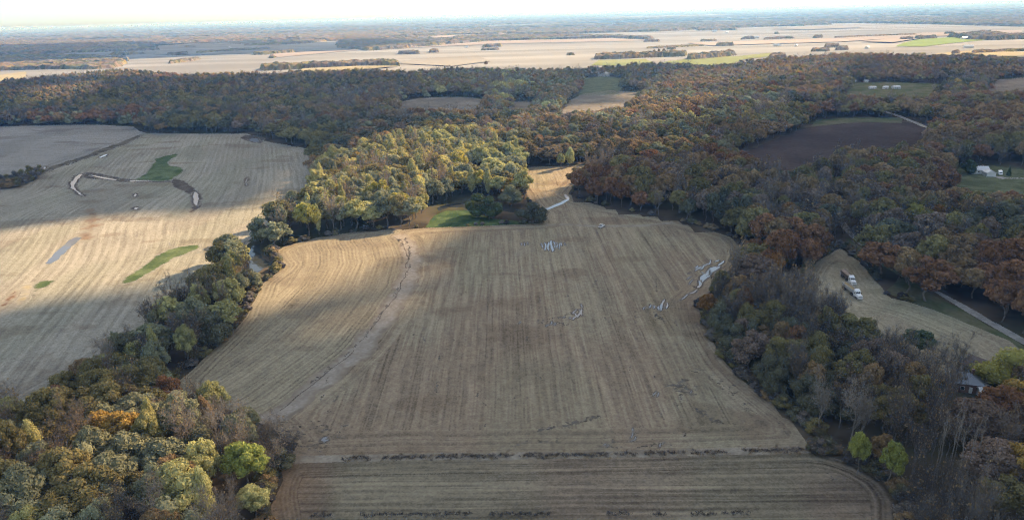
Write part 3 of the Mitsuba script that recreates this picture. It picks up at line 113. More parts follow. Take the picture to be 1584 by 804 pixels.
"special": [[159.5,215.1,14.5,"gold_green","willow",15,"bright yellow green weeping tree beside the small gravel road's lower end"],[144.9,242.1,9.5,"mid_green","oak",10.5,"lone round dark green tree at the near edge of the trucks' stubble field"],[91.3,171.3,13,"lime","oak",5.2,"slim lime green tree, the nearer to the field of the bright pair"],[97.5,165.8,13.5,"lime","oak",6.2,"slim lime green tree, the farther from the field of the bright pair"],[120.0,321.0,14,"orange","oak",9,"orange brown rounded tree just inside the wood beyond the long water streak"],[78.7,278.7,12,"orange","oak",9,"orange brown tree at the field edge beside the near end of the water streak"],[89.1,191.5,17,"pale_bare","bare",8,"pale dead tree with bare limbs at the field's edge behind the lime pair"],[95.7,185.0,17,"pale_bare","bare",9,"pale bare tree with upright white limbs just behind the slim lime green tree"],[97.7,183.5,18,"pale_bare","bare",8,"tall whitish leafless tree standing behind the lime green pair"],[-20.3,450.1,15,"green","willow",17,"broad dark green tree in the grassy hollow beside the dark creek water"],[-13.4,446.3,14,"green","willow",14,"dark green tree on the creek bank, touching the broad green one beside it"],[13.1,433.1,13,"dark_grey_green","willow",14,"dark bushy tree at the field corner beside the bright run of water"],[0.1,477.7,14,"grey_green","willow",13,"grey green tree behind the dark bushy one at the field corner"],[4.8,510.7,15,"grey_green","willow",13,"grey green rounded tree at the tip of the neck field beside the creek grove"],[81.6,232.5,15,"mauve","oak",14,"dusty mauve brown tree with broad crown at the edge of the bare wood"],[123.0,245.6,15,"olive","oak",15,"large olive green tree in the wood just below the two trucks"],[220.3,390.1,15,"gold_green","oak",13,"bright yellow green round tree among the russet oaks"],[230.5,386.7,14,"orange","oak",9,"small orange tree touching the bright yellow green tree among the russet oaks"],[337.3,537.1,11,"green","willow",9,"dark green dense evergreen beside the white farmhouse"],[360.9,527.2,7,"green","cone",3,"small pointed dark evergreen on the farm lawn"],[-72.2,170.9,15,"lime","oak",10,"bright lime green tree leaning over the left end of the front field"],[-82.6,169.0,17,"yellow_green","oak",9,"tall pale yellow green tree next to the lime green tree at the field's end"],[-67.1,159.8,9,"yellow_green","oak",8,"low yellow green tree at the foot of the lime green one"],[-113.4,189.4,14,"gold","oak",12,"golden orange tree in the midst of the grey green grove at the lower left"],[-121.3,191.8,13,"gold","oak",9,"yellow tree beside the golden orange one in the lower left grove"],[-104.7,175.8,15,"grey_green","oak",13,"broad grey green tree in front of the golden orange tree"],[-94.1,173.0,15,"grey_green","oak",13,"broad silvery green tree between the golden orange tree and the tall yellow green tree"],[-136.4,192.5,13,"olive","oak",10,"olive green round tree in the shaded lower left wood, nearest the golden trees"],[-143.6,209.4,13,"rust","oak",8,"reddish brown tree in the dark green left belt"],[-111.5,213.8,14,"rust","oak",9,"rusty brown tree at the left belt's edge where the field rows curl round"],[-123.7,220.7,15,"olive","oak",13,"dark olive tree in the left belt beside the rusty brown one"],[-69.3,184.1,9,"dark_bare","shrub",9,"dark bare thicket at the left end of the weedy ditch"],[-87.2,190.2,15,"pale_bare","bare",9,"leafless grey tree with fanned branches between the grove and the field's near left corner"],[-139.1,320.0,15,"olive","oak",14,"large olive green tree at the tip of the left belt beside the creek bend"],[-137.2,346.3,14,"yellow_green","oak",11,"yellowish tree on the left bank of the creek bend"],[-147.4,375.6,14,"gold_green","oak",9,"bright golden tree standing alone in the sunlit gap above the creek bend"],[-127.9,311.1,13,"olive","oak",10,"olive tree behind the creek bend, rooted at the margin of the sunlit stubble"],[-124.2,317.3,12,"grey_green","oak",9,"grey green tree on the near bank of the creek bend"],[-135.3,355.8,11,"yellow_green","oak",8,"small yellow green tree hanging over the creek bend"],[-137.7,337.1,12,"olive","oak",9,"olive tree across the creek bend from the curving rows"],[-129.0,276.0,16,"grey_green","oak",15,"big grey green tree in the middle of the left belt"],[-50.3,1851.5,15,"brown","oak",9,"lone tree on the skyline ridge against the pale far field"],[425.8,2219.6,14,"brown","oak",7,"leftmost of three lone trees in a row before the pale far field"],[437.6,2213.5,15,"brown","oak",8,"middle one of three lone trees in a row before the pale far field"],[451.1,2206.5,16,"brown","oak",10,"rightmost and widest of three lone trees in a row before the pale far field"],[208.9,748.4,14,"gold","oak",14,"orange yellow tree glowing in the wood before the dark ploughed field"],[41.6,593.0,13,"yellow_green","oak",8,"light green tree at the far edge of the sunlit neck field"],[49.7,602.7,15,"yellow_green","tall",9,"tall light green tree at the far edge of the sunlit neck field"],[141.0,333.8,16,"rust","oak",10,"rusty tree at the upper tip of the field with the trucks"],[140.4,189.0,14,"rust","oak",14,"broad rust brown tree in front of the houses at the right margin"],[128.9,183.4,14,"mauve","oak",15,"wide mauve brown crown in front of the grey roofed house"],[150.8,195.7,14,"gold","oak",12,"golden brown tree at the right margin beside the house yard"],[126.7,159.6,14,"gold","oak",11,"yellow orange tree in the lower right corner"],[116.1,149.9,12,"olive","oak",12,"olive green tree in the lower right corner, in front of the yellow orange one"],[121.6,162.5,14,"mauve","oak",13,"mauve brown tree above the lower right corner beside the pale trunks"],[139.1,208.1,13,"dark_bare","bare",9,"dark leafless tree hiding the left wall of the grey roofed house"],[139.6,214.9,14,"dark_bare","bare",9,"dark leafless tree beside the grey roofed house"],[161.6,213.7,9,"brown","oak",8,"small brown tree in the house yard"],[140.6,224.3,13,"bare","bare",9,"grey leafless tree at the near side of the trucks' field, left of the houses"],[150.5,227.1,13,"bare","bare",9,"grey leafless tree between the lone round tree and the houses"],[-66.8,189.2,5,"dark_bare","shrub",9,"dark brushy thicket at the very corner of the left wood above the ditch end"],[-66.4,192.0,4,"dark_bare","shrub",7,"low dark brush reaching farthest into the big field at its left corner"],[-66.7,182.0,6,"dark_grey_green","willow",7,"dark low tree at the corner where the weedy ditch meets the left wood"],[-67.0,178.0,10,"bare","bare",8,"leafless grey tree just below the weedy ditch end"],[-72.2,189.5,11,"bare","bare",9,"leafless grey tree at the corner of the left wood, beside the dark thicket"],[-82.4,198.4,10,"grey_green","oak",8,"pale grey green tree at the front corner of the curving rows"],[-89.4,201.7,11,"bare","bare",9,"leafless tree at the corner of the curving rows"],[110.5,167.2,18,"pale_bare","pole",5,"first tall pale bare trunk of the stand in the lower right wood"],[110.8,163.5,18,"pale_bare","pole",5,"second tall pale bare trunk of the stand in the lower right wood"],[111.6,160.8,18,"pale_bare","pole",5,"third tall pale bare trunk of the stand in the lower right wood"],[114.4,161.7,18,"pale_bare","pole",5,"fourth tall pale bare trunk of the stand in the lower right wood"],[117.8,163.8,18,"pale_bare","pole",5,"fifth tall pale bare trunk of the stand in the lower right wood"],[105.5,160.5,18,"pale_bare","pole",5,"sixth tall pale bare trunk of the stand in the lower right wood"],[114.9,168.5,18,"pale_bare","pole",5,"seventh tall pale bare trunk of the stand in the lower right wood"]],
"farms": [[917.0,2440.0],[1128.0,3959.0],[397.0,2121.0],[-396.0,5434.0],[1262.0,2101.0],[-1303.0,3652.0],[1786.0,2784.0],[1031.0,2201.0],[-2151.0,6634.0],[1545.0,2603.0],[-154.0,2997.0],[-326.0,6301.0],[-1170.0,4219.0],[867.0,2470.0]],
"weed_line": [[-54.8,160.1],[-39.9,159.7],[-16.8,159.1],[-0.4,158.4],[16.0,158.2],[32.1,157.0],[48.2,156.6],[64.4,156.5],[80.6,156.6]],
"pts": {"truck0":[148.9,296.0],"truck0b":[149.8,309.4],"truck1":[153.1,312.5],"truck1b":[153.6,323.7],"pickup":[53.2,419.9],"house":[344.8,538.5],"house_b":[344.8,529.2],"rv":[355.3,530.2],"drive0":[344.4,529.3],"drive1":[349.6,519.7],"lane0":[350.9,521.7],"lane1":[388.1,512.7],"house2":[147.0,214.5],"house3":[157.4,223.4],"shed":[148.8,212.7],"car":[153.2,213.3],"whitebarn":[188.7,1480.0],"farm0":[545.7,1132.8],"farm1":[557.7,1129.5],"farm2":[564.5,1127.6],"farm3":[564.4,1238.0],"farm4":[577.4,1234.1],"mid0":[207.7,455.4],"mid1":[208.8,448.7],"silo":[236.8,542.9],"far_barn":[-959.4,5925.1],"far_barn1":[-1440.4,6217.6],"far_b2":[1001.0,7200.2],"far_b3":[1124.7,4189.1],"far_b4":[1020.7,3156.2],"far_b5":[-464.4,1749.5],"far_b6":[-3679.0,6123.5],"far_b7":[990.6,1631.8],"pole0":[163.5,351.7],"shed2":[354.1,537.3]}}

# ------------------------------------------------------------------ materials


def rgb(*c):
    return {'type': 'rgb', 'value': list(c)}


PALETTE = {'rust': (0.245, 0.146, 0.084), 'brown': (0.278, 0.208, 0.120), 'mauve': (0.235, 0.188, 0.152), 'orange': (0.29, 0.165, 0.06), 'gold': (0.36, 0.27, 0.09),
           'gold_green': (0.38, 0.36, 0.11), 'yellow_green': (0.405, 0.405, 0.190), 'lime': (0.29, 0.33, 0.10), 'olive': (0.225, 0.205, 0.098), 'green': (0.080, 0.112, 0.060),
           'grey_green': (0.275, 0.295, 0.195), 'dark_grey_green': (0.132, 0.138, 0.096), 'mid_green': (0.105, 0.132, 0.068), 'bare': (0.185, 0.172, 0.160),
           'dark_bare': (0.092, 0.090, 0.092), 'pale_bare': (0.22, 0.215, 0.205)}
KINDS = list(PALETTE)
KU = {k: (i + 0.5) / 16 for i, k in enumerate(KINDS)}


def foliage_fn(p, n, uv):
    k = mi.UInt32(dr.clip(dr.floor(uv.x * 16), 0, 15))
    c = mi.Color3f(0)
    for i, name in enumerate(KINDS):
        c = dr.select(k == i, mi.Color3f(*PALETTE[name]), c)
    tree = noise(p.x / 7.0, p.y / 7.0)
    patch = noise(p.x / 60.0 + 40, p.y / 60.0)
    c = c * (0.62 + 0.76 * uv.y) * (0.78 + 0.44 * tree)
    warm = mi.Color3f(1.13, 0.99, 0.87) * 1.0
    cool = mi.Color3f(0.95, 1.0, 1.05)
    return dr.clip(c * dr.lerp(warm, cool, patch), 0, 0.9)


def bark_fn(p, n, uv):
    return mix((0.13, 0.11, 0.09), (0.26, 0.235, 0.205), noise(p.x * 2.0, p.y * 2.0, p.z * 0.7))


def floor_fn(p, n, uv):
    a = fbm(p.x / 14, p.y / 14, 0.0, 4)
    near = mix((0.055, 0.045, 0.033), (0.12, 0.095, 0.066), smoothstep(0.3, 0.7, a))
    near = mix(near, (0.06, 0.07, 0.032), 0.5 * smoothstep(0.5, 0.75, noise(p.x / 37 + 9, p.y / 37)))
    # far country: sections of woods and pale fields
    d = dr.sqrt(p.x * p.x + p.y * p.y)
    f1, f2, r = voronoi(p.x / 1100 + 3, p.y / 700 + 1)
    field = mix((0.36, 0.30, 0.22), (0.20, 0.18, 0.11), r)
    wood = mix((0.050, 0.055, 0.045), (0.085, 0.08, 0.065), noise(p.x / 60, p.y / 60))
    far = mix(field, wood, smoothstep(0.40, 0.43, fbm(p.x / 1900, p.y / 900, 2.0, 3)))
    return mix(near, far, smoothstep(2300.0, 2900.0, d))


def rows(p, uv, ang, pitch, headland, band):
    """Light and dark lines left by the combine, running along the field's row direction; round the edge they follow it."""
    u = dr.select(uv.y < headland, uv.y, uv.x)
    w = p.y if ang == 0 else p.x
    u = u + 0.5 * noise(p.x / 17, p.y / 17)
    fine = noise(u / 0.55, w / 14.0) - 0.5
    mid = noise(u / 1.5 + 31, w / 45.0) - 0.5
    per = dr.sin(u * (2 * math.pi / pitch)) * (0.4 + 0.6 * noise(u / 9.0, w / 60.0 + 4))
    wide = noise(u / 9.0 + 7, w / 160.0) - 0.5
    tram = dr.abs(u / 12.2 - dr.floor(u / 12.2) - 0.5) * 12.2                 # pairs of wheel tracks
    tram = smoothstep(0.45, 0.15, dr.abs(tram - 1.1)) * smoothstep(0.35, 0.6, noise(u / 12.2, w / 70.0 + 8))
    return 0.85 * fine + 0.62 * mid + band * per + 0.20 * wide - 0.38 * tram


def field_material(a, b, wet, ang, pitch, headland, amp, seed, green=0.0, band=0.2):
    def fn(p, n, uv):
        r = rows(p, uv, ang, pitch, headland, band)
        m = fbm(p.x / 34 + seed, p.y / 60 + seed, 0.0, 4)
        c = mix(a, b, smoothstep(0.36, 0.64, m + 0.16 * r))
        s = smoothstep(0.54, 0.72, fbm(p.x / 30 - seed, p.y / 18 + 2 * seed, 0.0, 4))
        c = mix(c, wet, 0.6 * s)
        if green > 0:
            c = mix(c, (0.20, 0.215, 0.135), green * smoothstep(0.45, 0.70, noise(p.x / 20 + 5, p.y / 70 + seed)))
        grit = noise(p.x * 2.3, p.y * 2.3) - 0.5
        clod = noise(p.x * 0.8 + 3, p.y * 0.8) - 0.5
        return dr.clip(c * (1 + amp * r + 0.36 * grit + 0.24 * clod), 0.01, 0.8)
    return {'type': 'twosided', 'bsdf': {'type': 'diffuse', 'reflectance': proc(fn)}}


def speckled(a, b, scale, detail=1.5):
    def fn(p, n, uv):
        m = smoothstep(0.25, 0.75, fbm(p.x / scale, p.y / scale, 0.0, 4))
        return mix(a, b, m) * (0.85 + 0.3 * noise(p.x * detail, p.y * detail))
    return {'type': 'twosided', 'bsdf': {'type': 'diffuse', 'reflectance': proc(fn)}}


def feathered(a, b, base, width, scale):
    """A patch whose margin frays out into the soil or stubble round it; uv.y is the distance to its edge."""
    def fn(p, n, uv):
        m = smoothstep(0.25, 0.75, fbm(p.x / scale, p.y / scale, 0.0, 4))
        c = mix(a, b, m) * (0.85 + 0.3 * noise(p.x * 1.2, p.y * 1.2))
        t = smoothstep(0.15 * width, width, uv.y + width * 1.1 * (fbm(p.x / (0.9 * width), p.y / (0.9 * width), 3.0, 3) - 0.5))
        rim = mi.Color3f(*base) * (0.8 + 0.4 * noise(p.x * 0.6, p.y * 0.6))
        return mix(rim, c, t)
    return {'type': 'twosided', 'bsdf': {'type': 'diffuse', 'reflectance': proc(fn)}}


def far_field(a, b, sx, sy):
    def fn(p, n, uv):
        m = fbm(p.x / sx, p.y / sy, 0.0, 4)
        strip = noise(p.x / 900 + 3, p.y / 130)
        return mix(a, b, smoothstep(0.25, 0.75, 0.6 * m + 0.4 * strip))
    return {'type': 'twosided', 'bsdf': {'type': 'diffuse', 'reflectance': proc(fn)}}


def metal_ribs(c, step):
    def fn(p, n, uv):
        return mi.Color3f(*c) * (0.86 + 0.2 * noise(p.x * 0.8, p.y * 0.8, p.z * 0.8))
    return {'type': 'twosided', 'bsdf': {'type': 'principled', 'base_color': proc(fn), 'roughness': 0.45, 'metallic': 0.15}}


MAT = {
    'foliage': {'type': 'principledthin', 'base_color': proc(foliage_fn), 'roughness': 0.75, 'diff_trans': 0.55},
    'bark': {'type': 'twosided', 'bsdf': {'type': 'diffuse', 'reflectance': proc(bark_fn)}},
    'floor': {'type': 'twosided', 'bsdf': {'type': 'diffuse', 'reflectance': proc(floor_fn)}},
    'stubble_main': field_material((0.275, 0.210, 0.144), (0.298, 0.244, 0.168), (0.198, 0.143, 0.095), 0, 6.1, 13.0, 0.42, 3.0, 0.16, 0.12),
    'stubble_west': field_material((0.262, 0.217, 0.150), (0.300, 0.252, 0.172), (0.19, 0.150, 0.105), 0, 1.9, 9.0, 0.36, 11.0, 0.0, 0.30),
    'stubble_south': field_material((0.200, 0.155, 0.110), (0.238, 0.188, 0.132), (0.140, 0.106, 0.076), 1, 2.6, 7.0, 0.48, 19.0, 0.2, 0.25),
    'stubble_left': field_material((0.290, 0.258, 0.204), (0.345, 0.310, 0.246), (0.205, 0.162, 0.118), 0, 4.6, 10.0, 0.22, 27.0, 0.20, 0.36),
    'stubble_upper': field_material((0.26, 0.240, 0.21), (0.31, 0.285, 0.25), (0.185, 0.16, 0.14), 1, 12.0, 10.0, 0.16, 41.0),
    'stubble_truck': field_material((0.30, 0.255, 0.180), (0.345, 0.300, 0.21), (0.215, 0.195, 0.13), 0, 3.0, 30.0, 0.26, 51.0, 0.4),
    'stubble_pale': speckled((0.17, 0.15, 0.125), (0.235, 0.205, 0.17), 30, 0.4),
    'plough': speckled((0.060, 0.047, 0.041), (0.090, 0.070, 0.060), 40, 0.5),
    'grass': speckled((0.085, 0.100, 0.055), (0.140, 0.152, 0.085), 7, 1.2),
    'dry_grass': speckled((0.15, 0.14, 0.085), (0.085, 0.108, 0.050), 12, 0.9),
    'bank': speckled((0.225, 0.185, 0.14), (0.32, 0.275, 0.215), 5, 1.6),
    'mud': speckled((0.075, 0.058, 0.046), (0.125, 0.098, 0.076), 6, 1.0),
    'trash': speckled((0.115, 0.092, 0.070), (0.20, 0.165, 0.125), 3, 1.0),
    'wash': speckled((0.265, 0.222, 0.172), (0.330, 0.282, 0.222), 4, 1.8),
    'soil': speckled((0.15, 0.085, 0.055), (0.20, 0.12, 0.075), 6, 1.0),
    'sand': speckled((0.42, 0.34, 0.20), (0.50, 0.42, 0.27), 6, 1.0),
    'grass_fray': feathered((0.075, 0.105, 0.045), (0.145, 0.175, 0.08), (0.29, 0.262, 0.212), 2.2, 9),
    'mud_fray': feathered((0.095, 0.076, 0.062), (0.155, 0.125, 0.10), (0.26, 0.23, 0.185), 1.6, 6),
    'ditch_fray': feathered((0.085, 0.072, 0.055), (0.17, 0.145, 0.105), (0.26, 0.235, 0.195), 3.0, 7),
    'soil_fray': feathered((0.15, 0.085, 0.055), (0.20, 0.12, 0.075), (0.30, 0.26, 0.20), 2.5, 6),
    'wash_brown': feathered((0.20, 0.135, 0.088), (0.26, 0.19, 0.13), (0.30, 0.265, 0.21), 8.0, 9),
    'sand_fray': feathered((0.36, 0.30, 0.19), (0.42, 0.36, 0.25), (0.32, 0.285, 0.225), 2.5, 6),
    'wet_fray': feathered((0.12, 0.097, 0.076), (0.17, 0.138, 0.108), (0.255, 0.212, 0.160), 0.45, 2),
    'wash_fray': feathered((0.300, 0.250, 0.198), (0.355, 0.302, 0.245), (0.265, 0.215, 0.160), 3.0, 3),
    'hollow': speckled((0.045, 0.075, 0.032), (0.10, 0.135, 0.055), 7, 1.2),  # grass in a darker green, with the trees' shade put into the colour
    'gravel': speckled((0.27, 0.255, 0.235), (0.38, 0.36, 0.335), 3, 2.2),
    'asphalt': speckled((0.20, 0.20, 0.21), (0.27, 0.27, 0.28), 5, 1.0),
    'water': {'type': 'plastic', 'diffuse_reflectance': rgb(0.25, 0.262, 0.28), 'int_ior': 1.33},
    'pond_water': {'type': 'plastic', 'diffuse_reflectance': rgb(0.13, 0.135, 0.15), 'int_ior': 1.33},
    'creek_water': {'type': 'plastic', 'diffuse_reflectance': rgb(0.045, 0.05, 0.05), 'int_ior': 1.33},
    'far_beige': far_field((0.235, 0.235, 0.232), (0.355, 0.352, 0.345), 420, 110),
    'far_tan': far_field((0.33, 0.29, 0.19), (0.41, 0.365, 0.25), 300, 120),
    'far_pink': far_field((0.33, 0.29, 0.26), (0.40, 0.345, 0.31), 300, 120),
    'far_grey': far_field((0.25, 0.24, 0.225), (0.33, 0.315, 0.29), 200, 90),
    'far_green': far_field((0.20, 0.225, 0.10), (0.27, 0.28, 0.15), 250, 90),
    'far_lime': far_field((0.19, 0.26, 0.085), (0.24, 0.30, 0.12), 300, 120),
    'cloud_mist': {'type': 'principledthin', 'base_color': rgb(0.93, 0.94, 0.95), 'roughness': 1.0, 'diff_trans': 1.15},
    'white_paint': {'type': 'twosided', 'bsdf': {'type': 'principled', 'base_color': rgb(0.78, 0.78, 0.77), 'roughness': 0.35, 'clearcoat': 0.4}},
    'white_wall': metal_ribs((0.60, 0.60, 0.585), 1),
    'roof_pale': metal_ribs((0.50, 0.545, 0.60), 1),
    'roof_grey': metal_ribs((0.22, 0.24, 0.27), 1),
    'roof_brown': metal_ribs((0.16, 0.12, 0.10), 1),
    'brick_wall': metal_ribs((0.20, 0.13, 0.11), 1),
    'steel': {'type': 'twosided', 'bsdf': {'type': 'principled', 'base_color': rgb(0.55, 0.57, 0.60), 'roughness': 0.35, 'metallic': 0.7}},
    'grain': {'type': 'twosided', 'bsdf': {'type': 'diffuse', 'reflectance': rgb(0.36, 0.28, 0.16)}},
    'tarp': {'type': 'twosided', 'bsdf': {'type': 'principled', 'base_color': rgb(0.10, 0.12, 0.20), 'roughness': 0.6}},
    'red_paint': {'type': 'twosided', 'bsdf': {'type': 'principled', 'base_color': rgb(0.16, 0.05, 0.045), 'roughness': 0.4}},
    'black_trim': {'type': 'twosided', 'bsdf': {'type': 'principled', 'base_color': rgb(0.025, 0.025, 0.028), 'roughness': 0.5}},
    'rubber': {'type': 'twosided', 'bsdf': {'type': 'diffuse', 'reflectance': rgb(0.022, 0.022, 0.022)}},
    'dark_glass': {'type': 'twosided', 'bsdf': {'type': 'principled', 'base_color': rgb(0.02, 0.025, 0.03), 'roughness': 0.08, 'specular': 0.6}},
    'wood_pole': {'type': 'twosided', 'bsdf': {'type': 'diffuse', 'reflectance': rgb(0.17, 0.13, 0.10)}},
}
scene.update(MAT)

# ------------------------------------------------------------------ helpers


def tag(key, label=None, category=None, group=None, kind=None):
    labels[key] = {k: v for k, v in dict(label=label, category=category, group=group, kind=kind).items() if v}


COUNT = {}


def numbered(name):
    n = COUNT.get(name, 0)
    COUNT[name] = n + 1
    return name if n == 0 else f'{name}_{n:03d}'


def put(key, mesh, bsdf, smooth=False, uv=None, **more):
    scene[key] = mikit.ply(mesh, bsdf, smooth, uv=uv, **more)


def as_poly(pts):
    p = Polygon(pts)
    return p if p.is_valid else p.buffer(0)


def polys_of(g):
    return [x for x in getattr(g, 'geoms', [g]) if x.geom_type == 'Polygon' and x.area > 0.05]


def ring_points(p, step):
    out = []
    for r in [p.exterior, *p.interiors]:
        c = np.array(r.segmentize(step).coords)[:-1, :2]
        out.append(c)
    return np.vstack(out)


def mesh_of(geom, step, inner=True):
    """Triangles over a polygon: its densified outline plus a jittered grid inside."""
    V, F, at = [], [], 0
    for p in polys_of(geom):
        b = ring_points(p, step)
        pts = b
        if inner:
            x0, y0, x1, y1 = p.bounds
            gx, gy = np.meshgrid(np.arange(x0, x1, step), np.arange(y0, y1, step))
            g = np.stack([gx.ravel(), gy.ravel()], 1)
            g = g + (np.random.default_rng(5).random(g.shape) - 0.5) * 0.3 * step
            if len(g):
                core = p.buffer(-0.45 * step)
                if not core.is_empty:
                    g = g[shapely.contains_xy(core, g[:, 0], g[:, 1])]
                    pts = np.vstack([b, g])
        if len(pts) < 3:
            continue
        c0 = pts.mean(0)
        t = Delaunay(pts - c0).simplices
        c = pts[t].mean(1)
        t = t[shapely.contains_xy(p, c[:, 0], c[:, 1])]
        e1, e2 = pts[t[:, 1]] - pts[t[:, 0]], pts[t[:, 2]] - pts[t[:, 0]]
        cr = e1[:, 0] * e2[:, 1] - e1[:, 1] * e2[:, 0]
        t = np.where((cr < 0)[:, None], t[:, ::-1], t)[np.abs(cr) > 1e-9]
        V.append(pts)
        F.append(t + at)
        at += len(pts)
    return np.vstack(V), np.vstack(F)


def wobble(poly, amount, step, scale, seed=0):
    """Roughen a surveyed outline so that it is not made of straight lines."""
    out = []
    for p in polys_of(poly):
        rings = []
        for r in [p.exterior, *p.interiors]:
            c = np.array(r.segmentize(step).coords)[:-1, :2]
            q = np.column_stack([c / scale, np.full(len(c), seed * 3.7)])
            dx = meshkit.fbm(q, 3, seed) - 0.5
            dy = meshkit.fbm(q + 91.3, 3, seed + 7) - 0.5
            rings.append(c + 2 * amount * np.stack([dx, dy], 1))
        g = Polygon(rings[0], rings[1:])
        out.append(g if g.is_valid else g.buffer(0))
    return unary_union(out)


def sheet(key, geom, z, bsdf, step, uvfn=None, label=None, kind='structure', zfn=None):
    v, f = mesh_of(geom, step)
    uv = uvfn(v) if uvfn else v / 100.0
    zz = np.full(len(v), z) if zfn is None else z + zfn(v)
    put(key, (np.column_stack([v, zz]), f), bsdf, True, uv=uv)
    tag(key, label, kind=kind)


def edge_distance(geom, v):
    b = unary_union([LineString(r.coords) for p in polys_of(geom) for r in [p.exterior, *p.interiors]])
    return shapely.distance(shapely.points(v), b)


def tubes(segs, sides=5):
    """segs: (p0, r0, p1, r1). One mesh of open tapered tubes."""
    V, F, at = [], [], 0
    a = np.arange(sides) / sides * 2 * np.pi
    for p0, r0, p1, r1 in segs:
        p0, p1 = np.asarray(p0, float), np.asarray(p1, float)
        d = p1 - p0
        d /= np.linalg.norm(d) + 1e-9
        x = np.cross(d, [0, 0, 1] if abs(d[2]) < 0.9 else [1, 0, 0])
        x /= np.linalg.norm(x)
        y = np.cross(d, x)
        ring = np.cos(a)[:, None] * x + np.sin(a)[:, None] * y
        V.append(np.vstack([p0 + ring * r0, p1 + ring * r1]))
        i = np.arange(sides)
        j = (i + 1) % sides
        F.append(np.vstack([np.stack([i, j, j + sides], 1), np.stack([i, j + sides, i + sides], 1)]) + at)
        at += 2 * sides
    return np.vstack(V), np.vstack(F)


def boxm(x0, x1, y0, y1, z0, z1):
    m = trimesh.creation.box(extents=[x1 - x0, y1 - y0, z1 - z0])
    m.apply_translation([(x0 + x1) / 2, (y0 + y1) / 2, (z0 + z1) / 2])
    return m


def prism(profile, y0, y1):
    """A closed outline in x-z drawn out along y."""
    m = trimesh.creation.extrude_polygon(Polygon(profile), y1 - y0, engine='earcut')
    v = m.vertices.copy()
    m.vertices = np.column_stack([v[:, 0], y0 + (y1 - y0) - v[:, 2], v[:, 1]])
    m.fix_normals()
    return m


def wheel(x, y, r, w):
    m = trimesh.creation.cylinder(radius=r, height=w, sections=18)
    m.apply_transform(trimesh.transformations.rotation_matrix(np.pi / 2, [0, 1, 0]))
    m.apply_translation([x, y, r])
    return m


# ------------------------------------------------------------------ ground
A = {k: as_poly(v) for k, v in D.items() if k not in ('gully', 'ditch_line', 'road_line', 'road_line_001', 'thicket', 'farms', 'weed_line', 'ruts', 'debris', 'far_fields', 'woodlots', 'lit', 'thin', 'special', 'pts')}
road_wide = unary_union([LineString(D[k]).buffer(3.0) for k in ('road_line', 'road_line_001')])
CLEAR = ['main_field', 'west_field', 'south_field', 'left_field', 'upper_left_field', 'field_ditch', 'truck_field', 'verge', 'road', 'grove_clearing', 'dark_field', 'green_strip', 'clearing_west',
         'clearing_mid', 'clearing_small', 'green_pasture', 'farm_strip', 'right_field', 'farm_lawn', 'yard', 'creek', 'creek_001', 'creek_002', 'run', 'ditch_bank']
flat = unary_union([A[k].buffer(1.0) for k in CLEAR] + [road_wide])
forest = unary_union([A[k] for k in ('z_belt', 'z_grove', 'z_right_low', 'z_right_up', 'z_forest_w', 'z_forest_c', 'z_forest_e')])

HX0, HY0, HS = -2200.0, 0.0, 20.0
hx, hy = np.arange(HX0, 2201, HS), np.arange(HY0, 2401, HS)
gx, gy = np.meshgrid(hx, hy)
gp = shapely.points(np.stack([gx.ravel(), gy.ravel()], 1))
off = shapely.distance(gp, flat).reshape(gx.shape)
ins = shapely.distance(gp, forest).reshape(gx.shape)
q = np.stack([gx / 210.0, gy / 210.0, gx * 0], -1)
rise = np.clip(off / 110.0, 0, 1)
rise = rise * rise * (3 - 2 * rise)
fade = np.clip(1 - ins / 60.0, 0, 1)
east = 0.45 + 0.55 / (1 + np.exp(-(gx - 40) / 90.0))
HILL = np.clip((1750 - gy) / 800.0, 0.12, 1.0) * rise * fade * east * (4 + 26 * np.clip(meshkit.fbm(q, 3, 4) - 0.22, 0, 1))


def hill(x, y):
    c = np.stack([(np.asarray(y, float) - HY0) / HS, (np.asarray(x, float) - HX0) / HS])
    return map_coordinates(HILL, c.reshape(2, -1), order=1, mode='constant', cval=0.0).reshape(np.shape(x))


def graded(lo, hi, step, far, ratio):
    a = list(np.arange(lo, hi + 1, step))
    s = step
    while a[-1] < far:
        s *= ratio
        a.append(a[-1] + s)
    s = step
    while a[0] > -far:
        s *= ratio
        a.insert(0, a[0] - s)
    return np.clip(np.array(a), -60000, 60000)


ax, ay = graded(-2200, 2200, 20, 60000, 1.5), graded(0, 2400, 20, 60000, 1.5)
X, Y = np.meshgrid(ax, ay)
i = np.arange(len(ax) * len(ay)).reshape(X.shape)
quads = np.stack([i[:-1, :-1], i[:-1, 1:], i[1:, 1:], i[1:, :-1]], -1).reshape(-1, 4)
put('ground', (np.column_stack([X.ravel(), Y.ravel(), hill(X, Y).ravel()]), quads), 'floor', True)
tag('ground', 'brown leaf strewn ground between the fields and under the woods', kind='structure')

# ------------------------------------------------------------------ fields, banks, water, road
gully = LineString(D['gully'])


def uv_rows(geom, du, dv=0.0, bend=0.0):
    def fn(v):
        u = v[:, 0] * du + v[:, 1] * dv
        if bend:
            u = u + bend * np.sin(v[:, 1] / 90.0 + v[:, 0] / 160.0)
        return np.column_stack([u, edge_distance(geom, v)])
    return fn


def uv_gully(geom):
    g = LineString(list(gully.coords) + [(-120, 190)])
    return lambda v: np.column_stack([shapely.distance(shapely.points(v), g), edge_distance(geom, v)])


